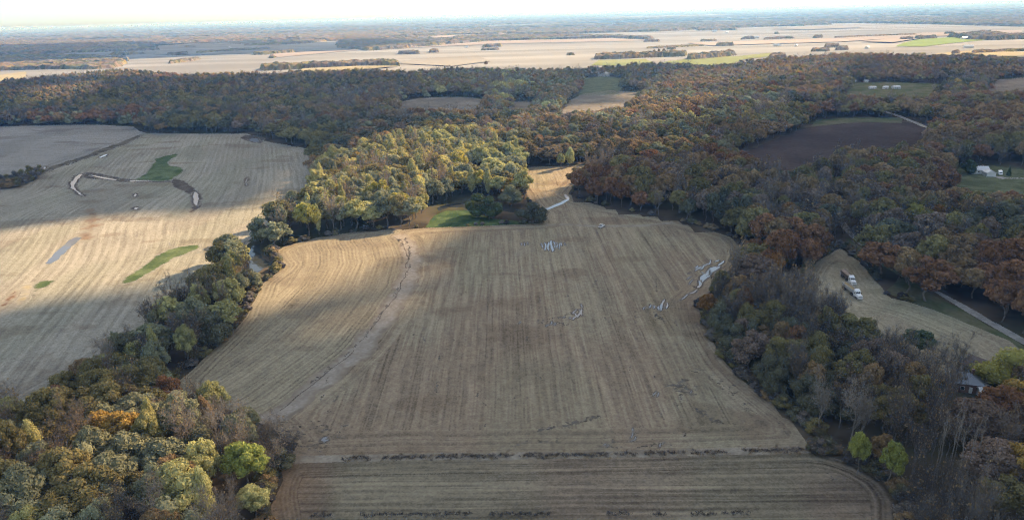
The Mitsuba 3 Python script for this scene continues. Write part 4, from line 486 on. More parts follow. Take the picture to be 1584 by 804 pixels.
main = wobble(A['main_field'], 1.2, 4, 15, 1)
west = wobble(A['west_field'], 1.2, 4, 15, 2)
south = wobble(A['south_field'], 0.5, 4, 12, 3)
sheet('main_field', main, 0.06, 'stubble_main', 5, uv_rows(main, 1.0, 0.012, 0.8), 'wide brown stubble field with straight rows running away from the viewer')
sheet('west_field', west, 0.064, 'stubble_west', 4, uv_gully(west), 'golden brown stubble with curving rows beside the washed gully')
sheet('south_field', south, 0.068, 'stubble_south', 4, uv_rows(south, 0.03, 1.0, 0.4), 'strip of stubble with rows running across, in front of the weedy ditch')
sheet('ditch_bank', wobble(A['ditch_bank'], 0.8, 3, 9, 5), 0.09, 'bank', 1.2, None, 'pale rough bank along the weedy ditch', zfn=lambda v: 0.20 * np.exp(-(shapely.distance(shapely.points(v), LineString(D['ditch_line'])) / 0.9) ** 2) * (0.4 + 0.9 * meshkit.noise(np.column_stack([v / 1.6, v[:, 0] * 0]), 3)))
left = wobble(A['left_field'], 3, 6, 30, 6)
def uv_left(v):
    x, y = v[:, 0], v[:, 1]
    u = 0.965 * x + 0.26 * y + 5.0 * np.sin(y / 90.0 + x / 160.0)
    for cx, cy, sx, sy, amp in ((-300, 500, 65, 70, 20), (-345, 560, 55, 55, -14), (-240, 450, 50, 60, 9)):
        u = u + amp * np.exp(-((x - cx) / sx) ** 2 - ((y - cy) / sy) ** 2)
    return np.column_stack([u, edge_distance(left, v)])


sheet('left_field', left, 0.08, 'stubble_left', 6, uv_left, 'large pale stubble field beyond the tree belt, half in sun')
upl = wobble(A['upper_left_field'], 3, 8, 30, 8)
sheet('upper_left_field', upl, 0.08, 'stubble_upper', 12, uv_rows(upl, 0.25, 0.97, 6.0), 'grey stubble field beyond the diagonal ditch')
fdg = wobble(wobble(A['field_ditch'], 5, 5, 22, 9), 3, 2, 6, 3)
sheet('field_ditch', fdg, 0.11, 'ditch_fray', 2.5, lambda v: np.column_stack([v[:, 0], edge_distance(fdg, v)]), 'dark weedy ditch crossing the pale fields')
tf = wobble(A['truck_field'], 1.5, 4, 14, 10)
sheet('truck_field', tf, 0.10, 'stubble_truck', 4, uv_rows(tf, 0.9, 0.4, 2.0), 'small stubble field in the wood where the trucks stand')
sheet('verge', wobble(A['verge'], 0.8, 3, 9, 11), 0.07, 'dry_grass', 3, None, 'grassy verge beside the gravel road')
road = LineString(D['road_line']).segmentize(4.0)
rx = np.array(road.coords)
for _ in range(12):
    rx[1:-1] = 0.25 * rx[:-2] + 0.5 * rx[1:-1] + 0.25 * rx[2:]
road = LineString(rx)
road_far = LineString(D['road_line_001']).segmentize(5.0)
sheet('road_001', road_far.buffer(2.8), 0.17, 'gravel', 3, None, 'short stretch of pale road climbing away beyond the dark ploughed field')
sheet('verge_001', wobble(A['verge_001'], 0.8, 3, 9, 13), 0.062, 'dry_grass', 3, None, 'rough grass between the stubble and the gravel road')
sheet('road', road.buffer(2.1), 0.13, 'gravel', 2.5, None, 'pale gravel road winding through the russet woods')
sheet('road_verge', road.buffer(5.5), 0.05, 'dry_grass', 4, None, 'grassy strip along the gravel road')
sheet('field_track', wobble(A['track'], 0.6, 3, 9, 12), 0.085, 'bank', 3, None, 'faint wheel track across the far end of the big field')
for key, mat, lab in [('dark_field', 'plough', 'dark ploughed field in a clearing of the wood'), ('green_strip', 'dry_grass', 'green grass strip beyond the dark ploughed field'),
                      ('clearing_west', 'stubble_pale', 'lens shaped stubble clearing in the dark wood'), ('clearing_mid', 'stubble_pale', 'stubble clearing near the middle of the far wood'),
                      ('clearing_small', 'stubble_pale', 'small stubble clearing between two others'), ('green_pasture', 'grass', 'green meadow in front of the white barn in the wood'),
                      ('farm_strip', 'dry_grass', 'grassy strip of farmland round the far white buildings'), ('right_field', 'stubble_pale', 'grey field behind the russet wood'),
                      ('farm_lawn', 'grass', 'green lawn round the white farmhouse'), ('yard', 'grass', 'grass yard round the grey roofed house'),
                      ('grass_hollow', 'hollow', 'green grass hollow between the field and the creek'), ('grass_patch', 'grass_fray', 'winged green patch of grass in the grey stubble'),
                      ('grass_patch_001', 'grass_fray', 'long green strip of grass in the sunlit stubble'), ('grass_patch_002', 'grass_fray', 'faint green patch low in the sunlit stubble'),
                      ('mud_bank', 'mud_fray', 'dark muddy hollow round the bright pond'), ('mud_bank_001', 'mud_fray', 'dark mud at the far wood corner of the pale field'),
                      ('mud_bank_002', 'mud_fray', 'small dark wet spot in the grey stubble'), ('mud_bank_003', 'mud_fray', 'dark wet line along the grass patch'),
                      ('soil_patch', 'soil_fray', 'bare red brown soil at the margin of the pale field'), ('soil_patch_001', 'wash_brown', 'brown washed soil above the blue grey pond'), ('sand_patch', 'sand_fray', 'pale sand beside the red brown soil')]:
    g = wobble(A[key], min(6.0, 0.06 * math.sqrt(A[key].area)), 4, 20, len(key))
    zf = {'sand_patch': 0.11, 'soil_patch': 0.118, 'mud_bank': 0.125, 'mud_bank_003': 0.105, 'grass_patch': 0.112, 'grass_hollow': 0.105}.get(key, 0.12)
    fr = mat.endswith('fray') or mat == 'wash_brown'
    if fr:
        g = wobble(g, 1.8, 1.5, 5, len(key) + 3)
    sheet(key, g, zf, mat, (2.5 if fr else 6) if A[key].area < 6000 else 20, (lambda v, g=g: np.column_stack([v[:, 0], edge_distance(g, v)])) if fr else None, lab)
WATER = [('creek', 'creek_water', 'dark creek bend with blue reflections between the trees'), ('creek_001', 'creek_water', 'dark still creek water beside the grass hollow'),
         ('creek_002', 'creek_water', 'dark creek water deeper in the grove'), ('run', 'water', 'bright shining run of water at the neck of the field'),
         ('pond', 'water', 'bright white rounded pond in its dark muddy hollow'), ('pond_001', 'pond_water', 'blue grey pond in the sunlit stubble'),
         ('pond_002', 'water', 'bright crescent of water in the curved rows'), ('pond_003', 'water', 'thin straight streak of water beside the crescent'),
         ('pond_004', 'water', 'thin line of water at the foot of the grass patch'), ('pond_005', 'water', 'small upper puddle between the crescent and the white pond'),
         ('pond_006', 'water', 'small lower puddle between the crescent and the white pond'), ('pond_007', 'water', 'small bent puddle far in the grey stubble'),
         ('pond_008', 'water', 'tiny puddle by the diagonal ditch'), ('pond_009', 'water', 'water at the dark far corner of the pale field'), ('pond_010', 'water', 'thin puddle beside the diagonal ditch')]
for key, mat, lab in WATER:
    g = wobble(A[key], min(1.5, 0.07 * math.sqrt(A[key].area)), 2, 6, len(lab))
    if key.startswith('pond') and key != 'pond_001':
        g = g.buffer(-0.18 * math.sqrt(g.area) ** 0.5)
        bank = wobble(g.buffer(2.4), 1.6, 1.0, 3, len(lab) + 2)
        sheet(key.replace('pond', 'wet_bank'), bank, 0.14, 'mud_fray', 1.6, lambda v, bank=bank: np.column_stack([v[:, 0], edge_distance(bank, v)]), 'dark wet margin of ' + lab)
    sheet(key, g, 0.16, mat, 3, None, lab)
for x0, y0, x1, y1, w in D['ruts']:
    L = math.hypot(x1 - x0, y1 - y0)
    d = np.array([x1 - x0, y1 - y0]) / L
    nrm = np.array([-d[1], d[0]])
    t = np.linspace(0, 1, max(6, int(L / 1.2)))
    mid = np.array([x0, y0]) + t[:, None] * d * L + nrm * (0.35 * w * np.sin(t * 5 + x0))[:, None]
    half = w * (0.5 * np.sqrt(np.clip(1 - (2 * t - 1) ** 2, 0, 1)) * (0.6 + 0.8 * meshkit.noise(np.column_stack([t * L / 2.2, t * 0 + x0, t * 0]))) + 0.04)
    g = Polygon(np.vstack([mid + nrm * half[:, None], (mid - nrm * half[:, None])[::-1]]))
    g = g if g.is_valid else g.buffer(0)
    key = numbered('puddle')
    v, f = mesh_of(g, 1.0, False)
    put(key, (np.column_stack([v, np.full(len(v), 0.15)]), f), 'water')
    tag(key, 'water filled wheel rut in the stubble', kind='structure')
    key = numbered('wet_rut')
    v, f = mesh_of(wobble(g.buffer(0.45 + 0.35 * w), 0.35, 0.6, 1.2, 3), 0.4)
    wg = wobble(g.buffer(0.45 + 0.35 * w), 0.35, 0.6, 1.2, 3)
    put(key, (np.column_stack([v, np.full(len(v), 0.11)]), f), 'wet_fray', True, uv=np.column_stack([v[:, 0], edge_distance(wg, v)]))
    tag(key, 'dark wet soil round a water filled rut', kind='structure')
# trampled residue, wheel marks and washed out soil: low ridges of clods
CV, CF, CT, cat_ = [], [], [], 0
for pl, w in D['debris']:
    ln = LineString(pl)
    for _ in range(int(ln.length * (1.2 + 2.2 * w))):
        t = rng.random() * ln.length
        if meshkit.noise(np.array([[t / 2.6, pl[0][0], 0.0]]))[0] < 0.38:
            continue
        x, y = np.array(ln.interpolate(t).coords[0]) + rng.normal(size=2) * 0.42 * w
        a = np.sort(rng.random(6)) * 2 * np.pi
        s = (0.10 + 0.34 * rng.random()) * (0.6 + 0.5 * w)
        rim = np.column_stack([x + 1.5 * s * np.cos(a), y + s * np.sin(a) * 0.8, np.full(6, 0.06)])
        CV.append(np.vstack([rim, [[x, y, 0.10 + 0.55 * s]]]))
        CF.append(np.array([[i_, (i_ + 1) % 6, 6] for i_ in range(6)]) + cat_)
        cat_ += 7
put('corn_trash', (np.vstack(CV), np.vstack(CF)), 'trash')
tag('corn_trash', 'dark heaps of washed corn trash and torn soil strewn over the stubble', kind='stuff')
gl = LineString(D['gully'])
gv = np.array([gl.interpolate(t).coords[0] for t in np.arange(0, gl.length, 1.5)])
gv = gv + 2.2 * np.column_stack([meshkit.fbm(np.column_stack([gv / 9.0, gv[:, 0] * 0]), 3, 1) - 0.5, meshkit.fbm(np.column_stack([gv / 9.0, gv[:, 0] * 0]), 3, 2) - 0.5])
wash = wobble(LineString(gv + [2.2, 0.0]).buffer(5.0), 3.0, 1.5, 7, 6)
sheet('gully_wash', wash, 0.09, 'wash_fray', 1.6, lambda v: np.column_stack([v[:, 0], edge_distance(wash, v)]), 'broad pale washed strip along the gully across the field')
for a_, b_ in ((4, 40), (44, 92), (98, len(gv) - 40), (len(gv) - 36, len(gv) - 4)):
    sheet(numbered('gully'), wobble(LineString(gv[a_:b_]).buffer(0.22), 0.26, 0.8, 1.4, 9), 0.12, 'trash', 0.8, None, 'dark narrow gully washed into the stubble')

# ------------------------------------------------------------------ far plain
for key, geom, z, mat, lab in [('far_plain', A['far_plain'], 0.6, 'far_beige', 'wide pale harvested plain beyond the woods')]:
    sheet(key, wobble(geom, 25, 60, 200, 3), z, mat, 150, None, lab)
FM = {'green': 'far_green', 'lime': 'far_lime', 'beigedark': 'far_tan', 'beige2': 'far_pink', 'grey': 'far_grey', 'shade1': 'far_grey', 'tan': 'far_tan', 'pink': 'far_pink'}  # shade entry: grey field tone with the cloud shadow painted in
for i, (kind, pts) in enumerate(D['far_fields']):
    key = numbered('far_field')
    sheet(key, wobble(as_poly(pts), 8, 60, 150, i), 1.2 + 0.25 * i, FM[kind], 120, None, 'harvested or green field on the far plain')

# ------------------------------------------------------------------ trees: one model of each kind, at three levels of detail


def lobes_for(shape, r):
    L = []
    if shape == 'oak':                                   # boughs ending in rounded heads that together make a dome
        for k in range(24):
            t = (k + 0.5) / 24
            el = math.asin(1 - 1.12 * t)
            a = k * 2.39996 + 0.5 * r.random()
            q_ = 0.84 + 0.22 * r.random()
            L.append((4.0 * q_ * math.cos(el) * math.cos(a), 4.0 * q_ * math.cos(el) * math.sin(a), 7.6 + 5.0 * q_ * math.sin(el), 1.10 + 0.75 * r.random()))
        drop = r.random(24) < 0.16
        L = [e for e, d_ in zip(L, drop) if not d_]
        L.append((0.8 * r.normal(), 0.8 * r.normal(), 8.4, 2.9))
    elif shape == 'tall':
        for k in range(10):
            z = 4.5 + 9.0 * k / 9
            w = 3.2 * math.sin(math.pi * min(1, (k + 2.2) / 11.5))
            a, rr = r.random() * 2 * np.pi, w * 0.75 * r.random()
            L.append((rr * math.cos(a), rr * math.sin(a), z, 1.5 + 0.45 * w))
    elif shape in ('willow', 'shrub'):
        for k in range(13):
            a, rr = r.random() * 2 * np.pi, 1.0 + 3.2 * math.sqrt(r.random())
            z = 2.6 + 9.5 * r.random() * (1 - 0.5 * rr / 4.2)
            L.append((rr * math.cos(a), rr * math.sin(a), z, 2.0 + 0.9 * r.random()))
        L.append((0, 0, 11.5, 2.6))
    elif shape == 'cone':
        for k in range(10):
            t = k / 9
            for a in np.arange(3) * 2.1 + k:
                L.append((3.4 * (1 - t) * math.cos(a), 3.4 * (1 - t) * math.sin(a), 1.5 + 12.3 * t, 0.6 + 1.7 * (1 - t)))
    return np.array(L)


def quads_at(c, nrm, size, r, aspect=1.0):
    """Leaf sprays: small bent quads at points c facing roughly nrm."""
    n = len(c)
    nrm = nrm + 0.55 * r.normal(size=(n, 3))
    nrm /= np.linalg.norm(nrm, axis=1, keepdims=True)
    t = r.normal(size=(n, 3))
    t -= (t * nrm).sum(1, keepdims=True) * nrm
    t /= np.linalg.norm(t, axis=1, keepdims=True)
    b = np.cross(nrm, t)
    s = size * (0.6 + 0.8 * r.random((n, 1)))
    e = 0.35 * s * nrm
    v = np.stack([c - t * s, c + b * s * aspect * 0.6 + e, c + t * s, c - b * s * aspect * 0.6 + e], 1).reshape(-1, 3)
    k = np.arange(n)[:, None] * 4
    f = np.vstack([k + [0, 1, 2], k + [0, 2, 3]])
    return v, f


LEAVES = {'A': (2600, 0.36, 2), 'B': (1000, 0.58, 1), 'C': (130, 1.05, 0), 'D': (14, 1.8, 0)}


def leafy(shape, lod, seed):
    r = np.random.default_rng(seed)
    L = lobes_for(shape, r)
    n, size, sub = LEAVES[lod]
    if lod in 'CD' and shape != 'cone':
        L = L[:: 1 if lod == 'C' else 2]
    w = L[:, 3] ** 2
    pick = r.choice(len(L), n, p=w / w.sum())
    d = r.normal(size=(n, 3))
    d[:, 2] = d[:, 2] * 0.9 + 0.35
    d /= np.linalg.norm(d, axis=1, keepdims=True)
    c = L[pick, :3] + d * (L[pick, 3] * (0.80 + 0.32 * r.random(n) ** 1.5))[:, None]
    keep = np.ones(n, bool)
    for j in range(len(L)):
        keep &= ~((np.linalg.norm(c - L[j, :3], axis=1) < 0.72 * L[j, 3]) & (pick != j))
    c, d = c[keep], d[keep]
    c[:, 2] = np.maximum(c[:, 2], 0.5)
    v, f = quads_at(c, d, size, r)
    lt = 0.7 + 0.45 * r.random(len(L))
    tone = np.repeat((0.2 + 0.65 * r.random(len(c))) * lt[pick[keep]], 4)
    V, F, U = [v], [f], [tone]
    at = len(v)
    for x, y, z, rad in L:                       # dense inner foliage that closes the crown
        m = trimesh.creation.icosphere(subdivisions=min(1, sub) if lod in 'AB' else 0)
        p = m.vertices * (1 + 0.28 * (r.random((len(m.vertices), 1)) - 0.5))
        k = 0.80 if lod in 'AB' else 1.0
        p = p * rad * k + [x, y, z]
        p[:, 2] = np.maximum(p[:, 2], 0.3)
        V.append(p)
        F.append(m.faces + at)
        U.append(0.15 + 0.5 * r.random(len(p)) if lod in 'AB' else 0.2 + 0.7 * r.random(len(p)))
        at += len(p)
    return np.vstack(V), np.vstack(F), np.concatenate(U)


def skeleton(seed, pole=False, limbs=6):
    """Trunk and limbs; returns segments and the limb ends that carry twigs."""
    r = np.random.default_rng(seed + 500)
    segs, tips = [], []
    top = 12.5 if pole else 8.0
    p, rad = np.array([0, 0, -0.6]), 0.30
    for k in range(4):
        q = np.array([0.3 * r.normal(), 0.3 * r.normal(), top * (k + 1) / 4])
        segs.append((p, rad, q, rad * 0.80))
        p, rad = q, rad * 0.80
        if k >= (2 if pole else 1):
            for _ in range(2 if pole else limbs // 2):
                a, up = r.random() * 2 * np.pi, (2.4 if pole else 1.0) + 0.9 * r.random()
                d = np.array([math.cos(a), math.sin(a), up])
                d /= np.linalg.norm(d)
                Ln = (2.5 if pole else 4.2) * (0.8 + 0.5 * r.random())
                e = q + d * Ln * 0.55
                e2 = e + (d + 0.35 * r.normal(size=3) + [0, 0, 0.25]) * Ln * 0.55
                segs += [(q, rad * 0.55, e, rad * 0.36), (e, rad * 0.36, e2, rad * 0.16)]
                tips += [(e, d), (e2, e2 - e), ((e + e2) / 2, d)]
    tips.append((p, np.array([0, 0, 1.0])))
    return segs, tips, r


def strips(P0, P1, w, r):
    """Twigs: thin tapering triangles."""
    d = P1 - P0
    s = np.cross(d, r.normal(size=d.shape))
    s /= np.linalg.norm(s, axis=1, keepdims=True) + 1e-9
    v = np.stack([P0 - s * w, P0 + s * w, P1], 1).reshape(-1, 3)
    k = np.arange(len(P0))[:, None] * 3
    return v, k + [0, 1, 2]


def bare(lod, seed, pole=False):
    segs, tips, r = skeleton(seed, pole)
    n1, n2, w = {'A': (9, 8, 0.030), 'B': (7, 5, 0.055), 'C': (4, 2, 0.16), 'D': (2, 1, 0.35)}[lod]
    if pole:
        n1, n2 = 3, 2
    P0, P1 = [], []
    for p, d in tips:
        d = d / (np.linalg.norm(d) + 1e-9)
        for _ in range(n1):
            t = d + 0.75 * r.normal(size=3) + [0, 0, 0.35]
            t /= np.linalg.norm(t)
            a, b = p, p + t * (1.4 + 1.8 * r.random())
            P0.append(a)
            P1.append(b)
            for _ in range(n2):
                c = a + (b - a) * (0.3 + 0.7 * r.random())
                t2 = t + 0.8 * r.normal(size=3) + [0, 0, 0.2]
                t2 /= np.linalg.norm(t2)
                P0.append(c)
                P1.append(c + t2 * (0.6 + 1.1 * r.random()))
    v, f = strips(np.array(P0), np.array(P1), w, r)
    return v, f, 0.3 + 0.6 * r.random(len(v))


def trunk_mesh(shape, lod, seed):
    if shape == 'cone':
        return tubes([([0, 0, -0.6], 0.25, [0, 0, 12], 0.06)], 5)
    segs, tips, r = skeleton(seed, shape in ('pole', 'tall'))
    if lod in 'CD':
        segs = [([0, 0, -0.6], 0.28, [0, 0, 9], 0.16)]
    return tubes(segs, {'A': 6, 'B': 4}.get(lod, 3))


GROUPS, GEO = {}, {}


def model(kind, shape, lod, var):
    key = f'{kind}_{shape}_{lod}{var}'
    if key in GROUPS:
        return key
    g = (shape, lod, var)
    bare_like = shape in ('bare', 'pole') or (shape == 'shrub' and 'bare' in kind)
    if g not in GEO:
        seed = 17 * var + 3 + sum(map(ord, shape))
        GEO[g] = (bare(lod, seed, shape == 'pole') if bare_like else leafy(shape, lod, seed)), trunk_mesh(shape, lod, seed)
    (v, f, tone), tr = GEO[g]
    if shape == 'thin':
        raise ValueError
    tone = np.clip(tone * (0.62, 0.95, 1.25)[var % 3], 0, 1)
    uv = np.column_stack([np.full(len(v), KU[kind]), tone])
    if bare_like and lod in 'AB' and kind != 'pale_bare':      # a few dry leaves still hang in the twigs
        r = np.random.default_rng(var + 90)
        n = 110 if lod == 'A' else 32
        pick = r.choice(len(v), n)
        lv, lf = quads_at(v[pick] + 0.2 * r.normal(size=(n, 3)), r.normal(size=(n, 3)), 0.30 if lod == 'A' else 0.6, r)
        uv = np.vstack([uv, np.column_stack([np.full(len(lv), KU['brown']), np.repeat(r.random(n), 4)])])
        v, f = np.vstack([v, lv]), np.vstack([f, lf + len(v)])
    tb = 'bark'
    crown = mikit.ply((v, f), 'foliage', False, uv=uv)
    if kind == 'pale_bare':
        trunk = mikit.ply(tr, 'foliage', True, uv=np.column_stack([np.full(len(tr[0]), KU[kind]), np.full(len(tr[0]), 0.6)]))
    else:
        trunk = mikit.ply(tr, tb, True)
    scene['model_' + key] = {'type': 'shapegroup', 'crown': crown, 'trunk': trunk}
    GROUPS[key] = True
    return key


def plant(key, kind, shape, lod, var, x, y, h, w, rot):
    g = model(kind, shape, lod, var)
    z = float(hill(x, y))
    scene[key] = {'type': 'instance', 'to_world': T().translate([x, y, z]).rotate([0, 0, 1], rot).scale([w / 9.5 * (0.88 + 0.24 * rng.random()), w / 9.5 * (0.88 + 0.24 * rng.random()), h / 14.0]), 'group': {'type': 'ref', 'id': 'model_' + g}}


MIX = {  # kinds of tree in each wood, with weights
    'z_belt': [('olive', 'oak', 6), ('grey_green', 'oak', 6), ('grey_green', 'willow', 2.5), ('bare', 'bare', 6), ('dark_bare', 'bare', 2.5), ('brown', 'oak', 1.0), ('yellow_green', 'tall', 1.2), ('yellow_green', 'oak', 3.4), ('dark_grey_green', 'willow', 2.6)],
    'z_grove': [('yellow_green', 'oak', 7), ('yellow_green', 'tall', 1.6), ('gold_green', 'oak', 0.8), ('olive', 'oak', 2.5), ('grey_green', 'oak', 6), ('bare', 'bare', 2.6), ('gold', 'oak', 0.25)],
    'z_right_low': [('bare', 'bare', 6), ('dark_bare', 'bare', 9), ('brown', 'oak', 1.3), ('olive', 'oak', 2.0), ('mauve', 'oak', 0.5), ('rust', 'oak', 0.2), ('dark_grey_green', 'willow', 2.6)],
    'z_right_up': [('rust', 'oak', 4), ('brown', 'oak', 8), ('olive', 'oak', 5), ('mauve', 'oak', 2.6), ('dark_bare', 'bare', 2.4), ('bare', 'bare', 1.6), ('orange', 'oak', 0.3), ('dark_grey_green', 'oak', 1.2)],
    'z_forest_w': [('olive', 'oak', 6), ('dark_grey_green', 'oak', 6), ('brown', 'oak', 5), ('mauve', 'oak', 1.5), ('bare', 'bare', 3.5), ('grey_green', 'willow', 2), ('rust', 'oak', 0.6)],
    'z_forest_c': [('brown', 'oak', 6), ('olive', 'oak', 6.5), ('rust', 'oak', 1.3), ('grey_green', 'oak', 2.5), ('mauve', 'oak', 1), ('bare', 'bare', 4), ('gold', 'oak', 0.7), ('yellow_green', 'oak', 1.4)],
    'z_forest_e': [('brown', 'oak', 7.5), ('rust', 'oak', 2.6), ('olive', 'oak', 6), ('mauve', 'oak', 2), ('bare', 'bare', 4), ('dark_grey_green', 'oak', 2), ('orange', 'oak', 0.25), ('gold', 'oak', 0.3)],
}
SPACING = {'z_belt': 7.0, 'z_grove': 8.8, 'z_right_low': 5.5, 'z_right_up': 9.7, 'z_forest_w': 11.2, 'z_forest_c': 10.8, 'z_forest_e': 11.2}
SIZE = {'z_belt': (1.05, 1.05), 'z_grove': (1.22, 1.22), 'z_right_low': (0.84, 1.0), 'z_right_up': (1.24, 1.16), 'z_forest_w': (1.26, 1.12), 'z_forest_c': (1.26, 1.14), 'z_forest_e': (1.26, 1.12)}
keep_out = unary_union([A[k].buffer({'main_field': 2.4, 'west_field': 2.0, 'south_field': 2.4, 'truck_field': 2.6}.get(k, 2.2)) for k in CLEAR if k not in ('left_field', 'verge')] + [road.buffer(4.2), road_far.buffer(5.0), A['grove_clearing'], unary_union([A['creek'], shapely.affinity.translate(A['creek'], 10, -26)]).convex_hull] + [LineString([(r_[0], r_[1]), (r_[2], r_[3]), (r_[2] * 0.97, r_[3] * 0.97 - 6)]).buffer(6.0) for r_ in D['ruts']] + [LineString([(x_, y_), (x_ * 0.88, y_ * 0.88)]).buffer(4.5) for x_, y_ in (D['pts'][k_] for k_ in ('house2', 'house3', 'shed', 'car'))])
left_out = A['left_field'].buffer(-3.0)
SPEC = np.array([[s[0], s[1], 0.42 * s[5]] for s in D['special']])
cand, taken = [], None
for zone, table in MIX.items():
    g = A[zone]
    x0, y0, x1, y1 = g.bounds
    s = SPACING[zone]
    gx, gy = np.meshgrid(np.arange(x0, x1, s), np.arange(y0, y1, s * 0.9))
    gx = gx + (np.arange(gx.shape[0]) % 2)[:, None] * s / 2
    p = np.stack([gx.ravel(), gy.ravel()], 1) + (rng.random((gx.size, 2)) - 0.5) * 0.75 * s
    ok = shapely.contains_xy(g, p[:, 0], p[:, 1]) & ~shapely.contains_xy(keep_out, p[:, 0], p[:, 1])
    if taken is not None:
        ok &= ~shapely.contains_xy(taken, p[:, 0], p[:, 1])
    if zone != 'z_belt':
        ok &= ~shapely.contains_xy(left_out, p[:, 0], p[:, 1])
    ok &= p[:, 1] > 0.62 * np.abs(p[:, 0]) - 130          # only what the view, or a step to the side, can take in
    p = p[ok]
    for sx, sy, sr in SPEC:
        q_ = np.array([sx, sy]) * (1 - 4.5 / math.hypot(sx, sy))           # and none crowding it from the front
        p = p[(np.hypot(p[:, 0] - sx, p[:, 1] - sy) > sr + 2.2) & (np.hypot(p[:, 0] - q_[0], p[:, 1] - q_[1]) > sr + 1.5)]
    wts = np.array([t[2] for t in table], float)
    # kinds drift through the wood in patches
    f1 = meshkit.fbm(np.column_stack([p / 70.0, np.zeros(len(p))]), 3, 12)
    f2 = rng.random(len(p))
    dr_ = 0.35 if zone in ('z_grove', 'z_belt') else 0.66        # how much the kinds gather in stands
    u = np.clip((0.45 * (f1 - 0.5) * 3.4 + 0.5) * dr_ + (1 - dr_) * f2, 0, 0.9999)
    order = np.argsort(np.argsort(u)) / max(1, len(u))
    idx = np.searchsorted(np.cumsum(wts) / wts.sum(), order)
    for (x, y), k in zip(p, np.clip(idx, 0, len(table) - 1)):
        cand.append((x, y, zone, *table[k][:2]))
    taken = g if taken is None else unary_union([taken, g])

CAM = np.array([0, 0, CAM_Z])
rows_ = []
for x, y, zone, kind, shape in cand:
    dist = math.sqrt(x * x + y * y + CAM_Z ** 2)
    h = {'bare': 15.5, 'pole': 17.5, 'tall': 15.5, 'willow': 12.5, 'oak': 14.5}[shape] * (0.72 + 0.46 * rng.random())
    w = {'bare': 9.0, 'pole': 6.0, 'tall': 8.0, 'willow': 11.0, 'oak': 12.2}[shape] * (0.58 + 0.66 * rng.random() ** 1.15)
    w, h = w * SIZE[zone][0], h * SIZE[zone][1]
    rows_.append((x, y, zone, kind, shape, h, w, dist, rng.random() * 360, int(rng.integers(3))))
for x, y, h, kind, shape, w, lab in D['special']:
    rows_.append((x, y, 'special', kind, shape, h, w, math.sqrt(x * x + y * y + CAM_Z ** 2), rng.random() * 360, int(rng.integers(3)), lab))


def in_view(x, y, z):
    d = np.array([x, y, z]) - CAM
    k = d @ [0, 0.94953502, -0.31366102]
    r, u = np.array([0.99965732, -0.0082, -0.0249]), np.array([0.02617695, 0.31355354, 0.94920964])
    return k > 0 and abs(d @ r / k) < 0.70 and abs(d @ u / k) < 0.356


seen = sorted([t for t in rows_ if t[2] != 'special' and in_view(t[0], t[1], 10.0)], key=lambda t: t[7] / t[5])
named = set(map(id, seen[:260]))
WHERE = {'z_belt': 'in the left tree belt', 'z_grove': 'in the sunlit creek grove', 'z_right_low': 'in the bare front wood',
         'z_right_up': 'in the russet right wood', 'z_forest_w': 'in the far wood', 'z_forest_c': 'in the far wood', 'z_forest_e': 'in the far wood'}
LOOK = {'rust': 'rust red', 'brown': 'brown', 'mauve': 'mauve brown', 'orange': 'orange', 'gold': 'golden', 'gold_green': 'golden green', 'yellow_green': 'yellow green', 'lime': 'lime green',
        'olive': 'olive green', 'green': 'dark green', 'grey_green': 'grey green', 'dark_grey_green': 'dark grey green', 'mid_green': 'dark green', 'bare': 'leafless grey', 'dark_bare': 'leafless dark', 'pale_bare': 'leafless whitish'}
SHAPE = {'oak': 'broad crowned', 'tall': 'slim', 'willow': 'bushy', 'bare': 'branchy', 'pole': 'pole like', 'shrub': 'low', 'cone': 'pointed'}
ORD = ['nearest', 'second nearest', 'third nearest', 'fourth nearest', 'fifth nearest', 'sixth nearest', 'seventh nearest', 'eighth nearest', 'ninth nearest', 'tenth nearest', 'eleventh nearest', 'twelfth nearest',
       'thirteenth nearest', 'fourteenth nearest', 'fifteenth nearest', 'sixteenth nearest', 'seventeenth nearest', 'eighteenth nearest', 'nineteenth nearest', 'twentieth nearest'] + [
       f'{t}-{u} nearest' if u else f'{t2} nearest' for t, t2 in (('twenty', 'twentieth'), ('thirty', 'thirtieth'), ('forty', 'fortieth'), ('fifty', 'fiftieth'), ('sixty', 'sixtieth'), ('seventy', 'seventieth')) for u in ('', 'first', 'second', 'third', 'fourth', 'fifth', 'sixth', 'seventh', 'eighth', 'ninth')][1:]
rank = {}
n_stuff = 0
for t in sorted(rows_, key=lambda t: t[7]):
    x, y, zone, kind, shape, h, w, dist, rot, var = t[:10]
    lod = 'A' if dist < 310 else 'B' if dist < 760 else 'C' if dist < 1300 else 'D'
    if zone == 'special':
        name = {'cone': 'evergreen_tree'}.get(shape, 'bare_tree' if 'bare' in kind else 'tree')
        key = numbered(name)
        plant(key, kind, shape, 'A' if dist < 620 else 'B', var, x, y, h, w, rot)
        tag(key, t[10], 'tree')
    elif id(t) in named:
        key = numbered('bare_tree' if 'bare' in kind else 'tree')
        plant(key, kind, shape, lod, var, x, y, h, w, rot)
        side = 'left' if x < -20 else 'right' if x > 20 else ''
        c = (kind, shape, WHERE[zone])
        k = rank.get(c, 0)
        rank[c] = k + 1
        look = f'{SHAPE[shape]} {LOOK[kind]} tree'
        tag(key, f'{look} {WHERE[zone]}, {ORD[min(k, len(ORD) - 1)]} such tree', 'tree', 'trees ' + WHERE[zone])
    else:
        n_stuff += 1
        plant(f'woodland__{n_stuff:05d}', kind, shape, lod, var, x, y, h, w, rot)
tag('woodland', 'mass of autumn trees in olive, brown and russet covering the valley sides', kind='stuff')

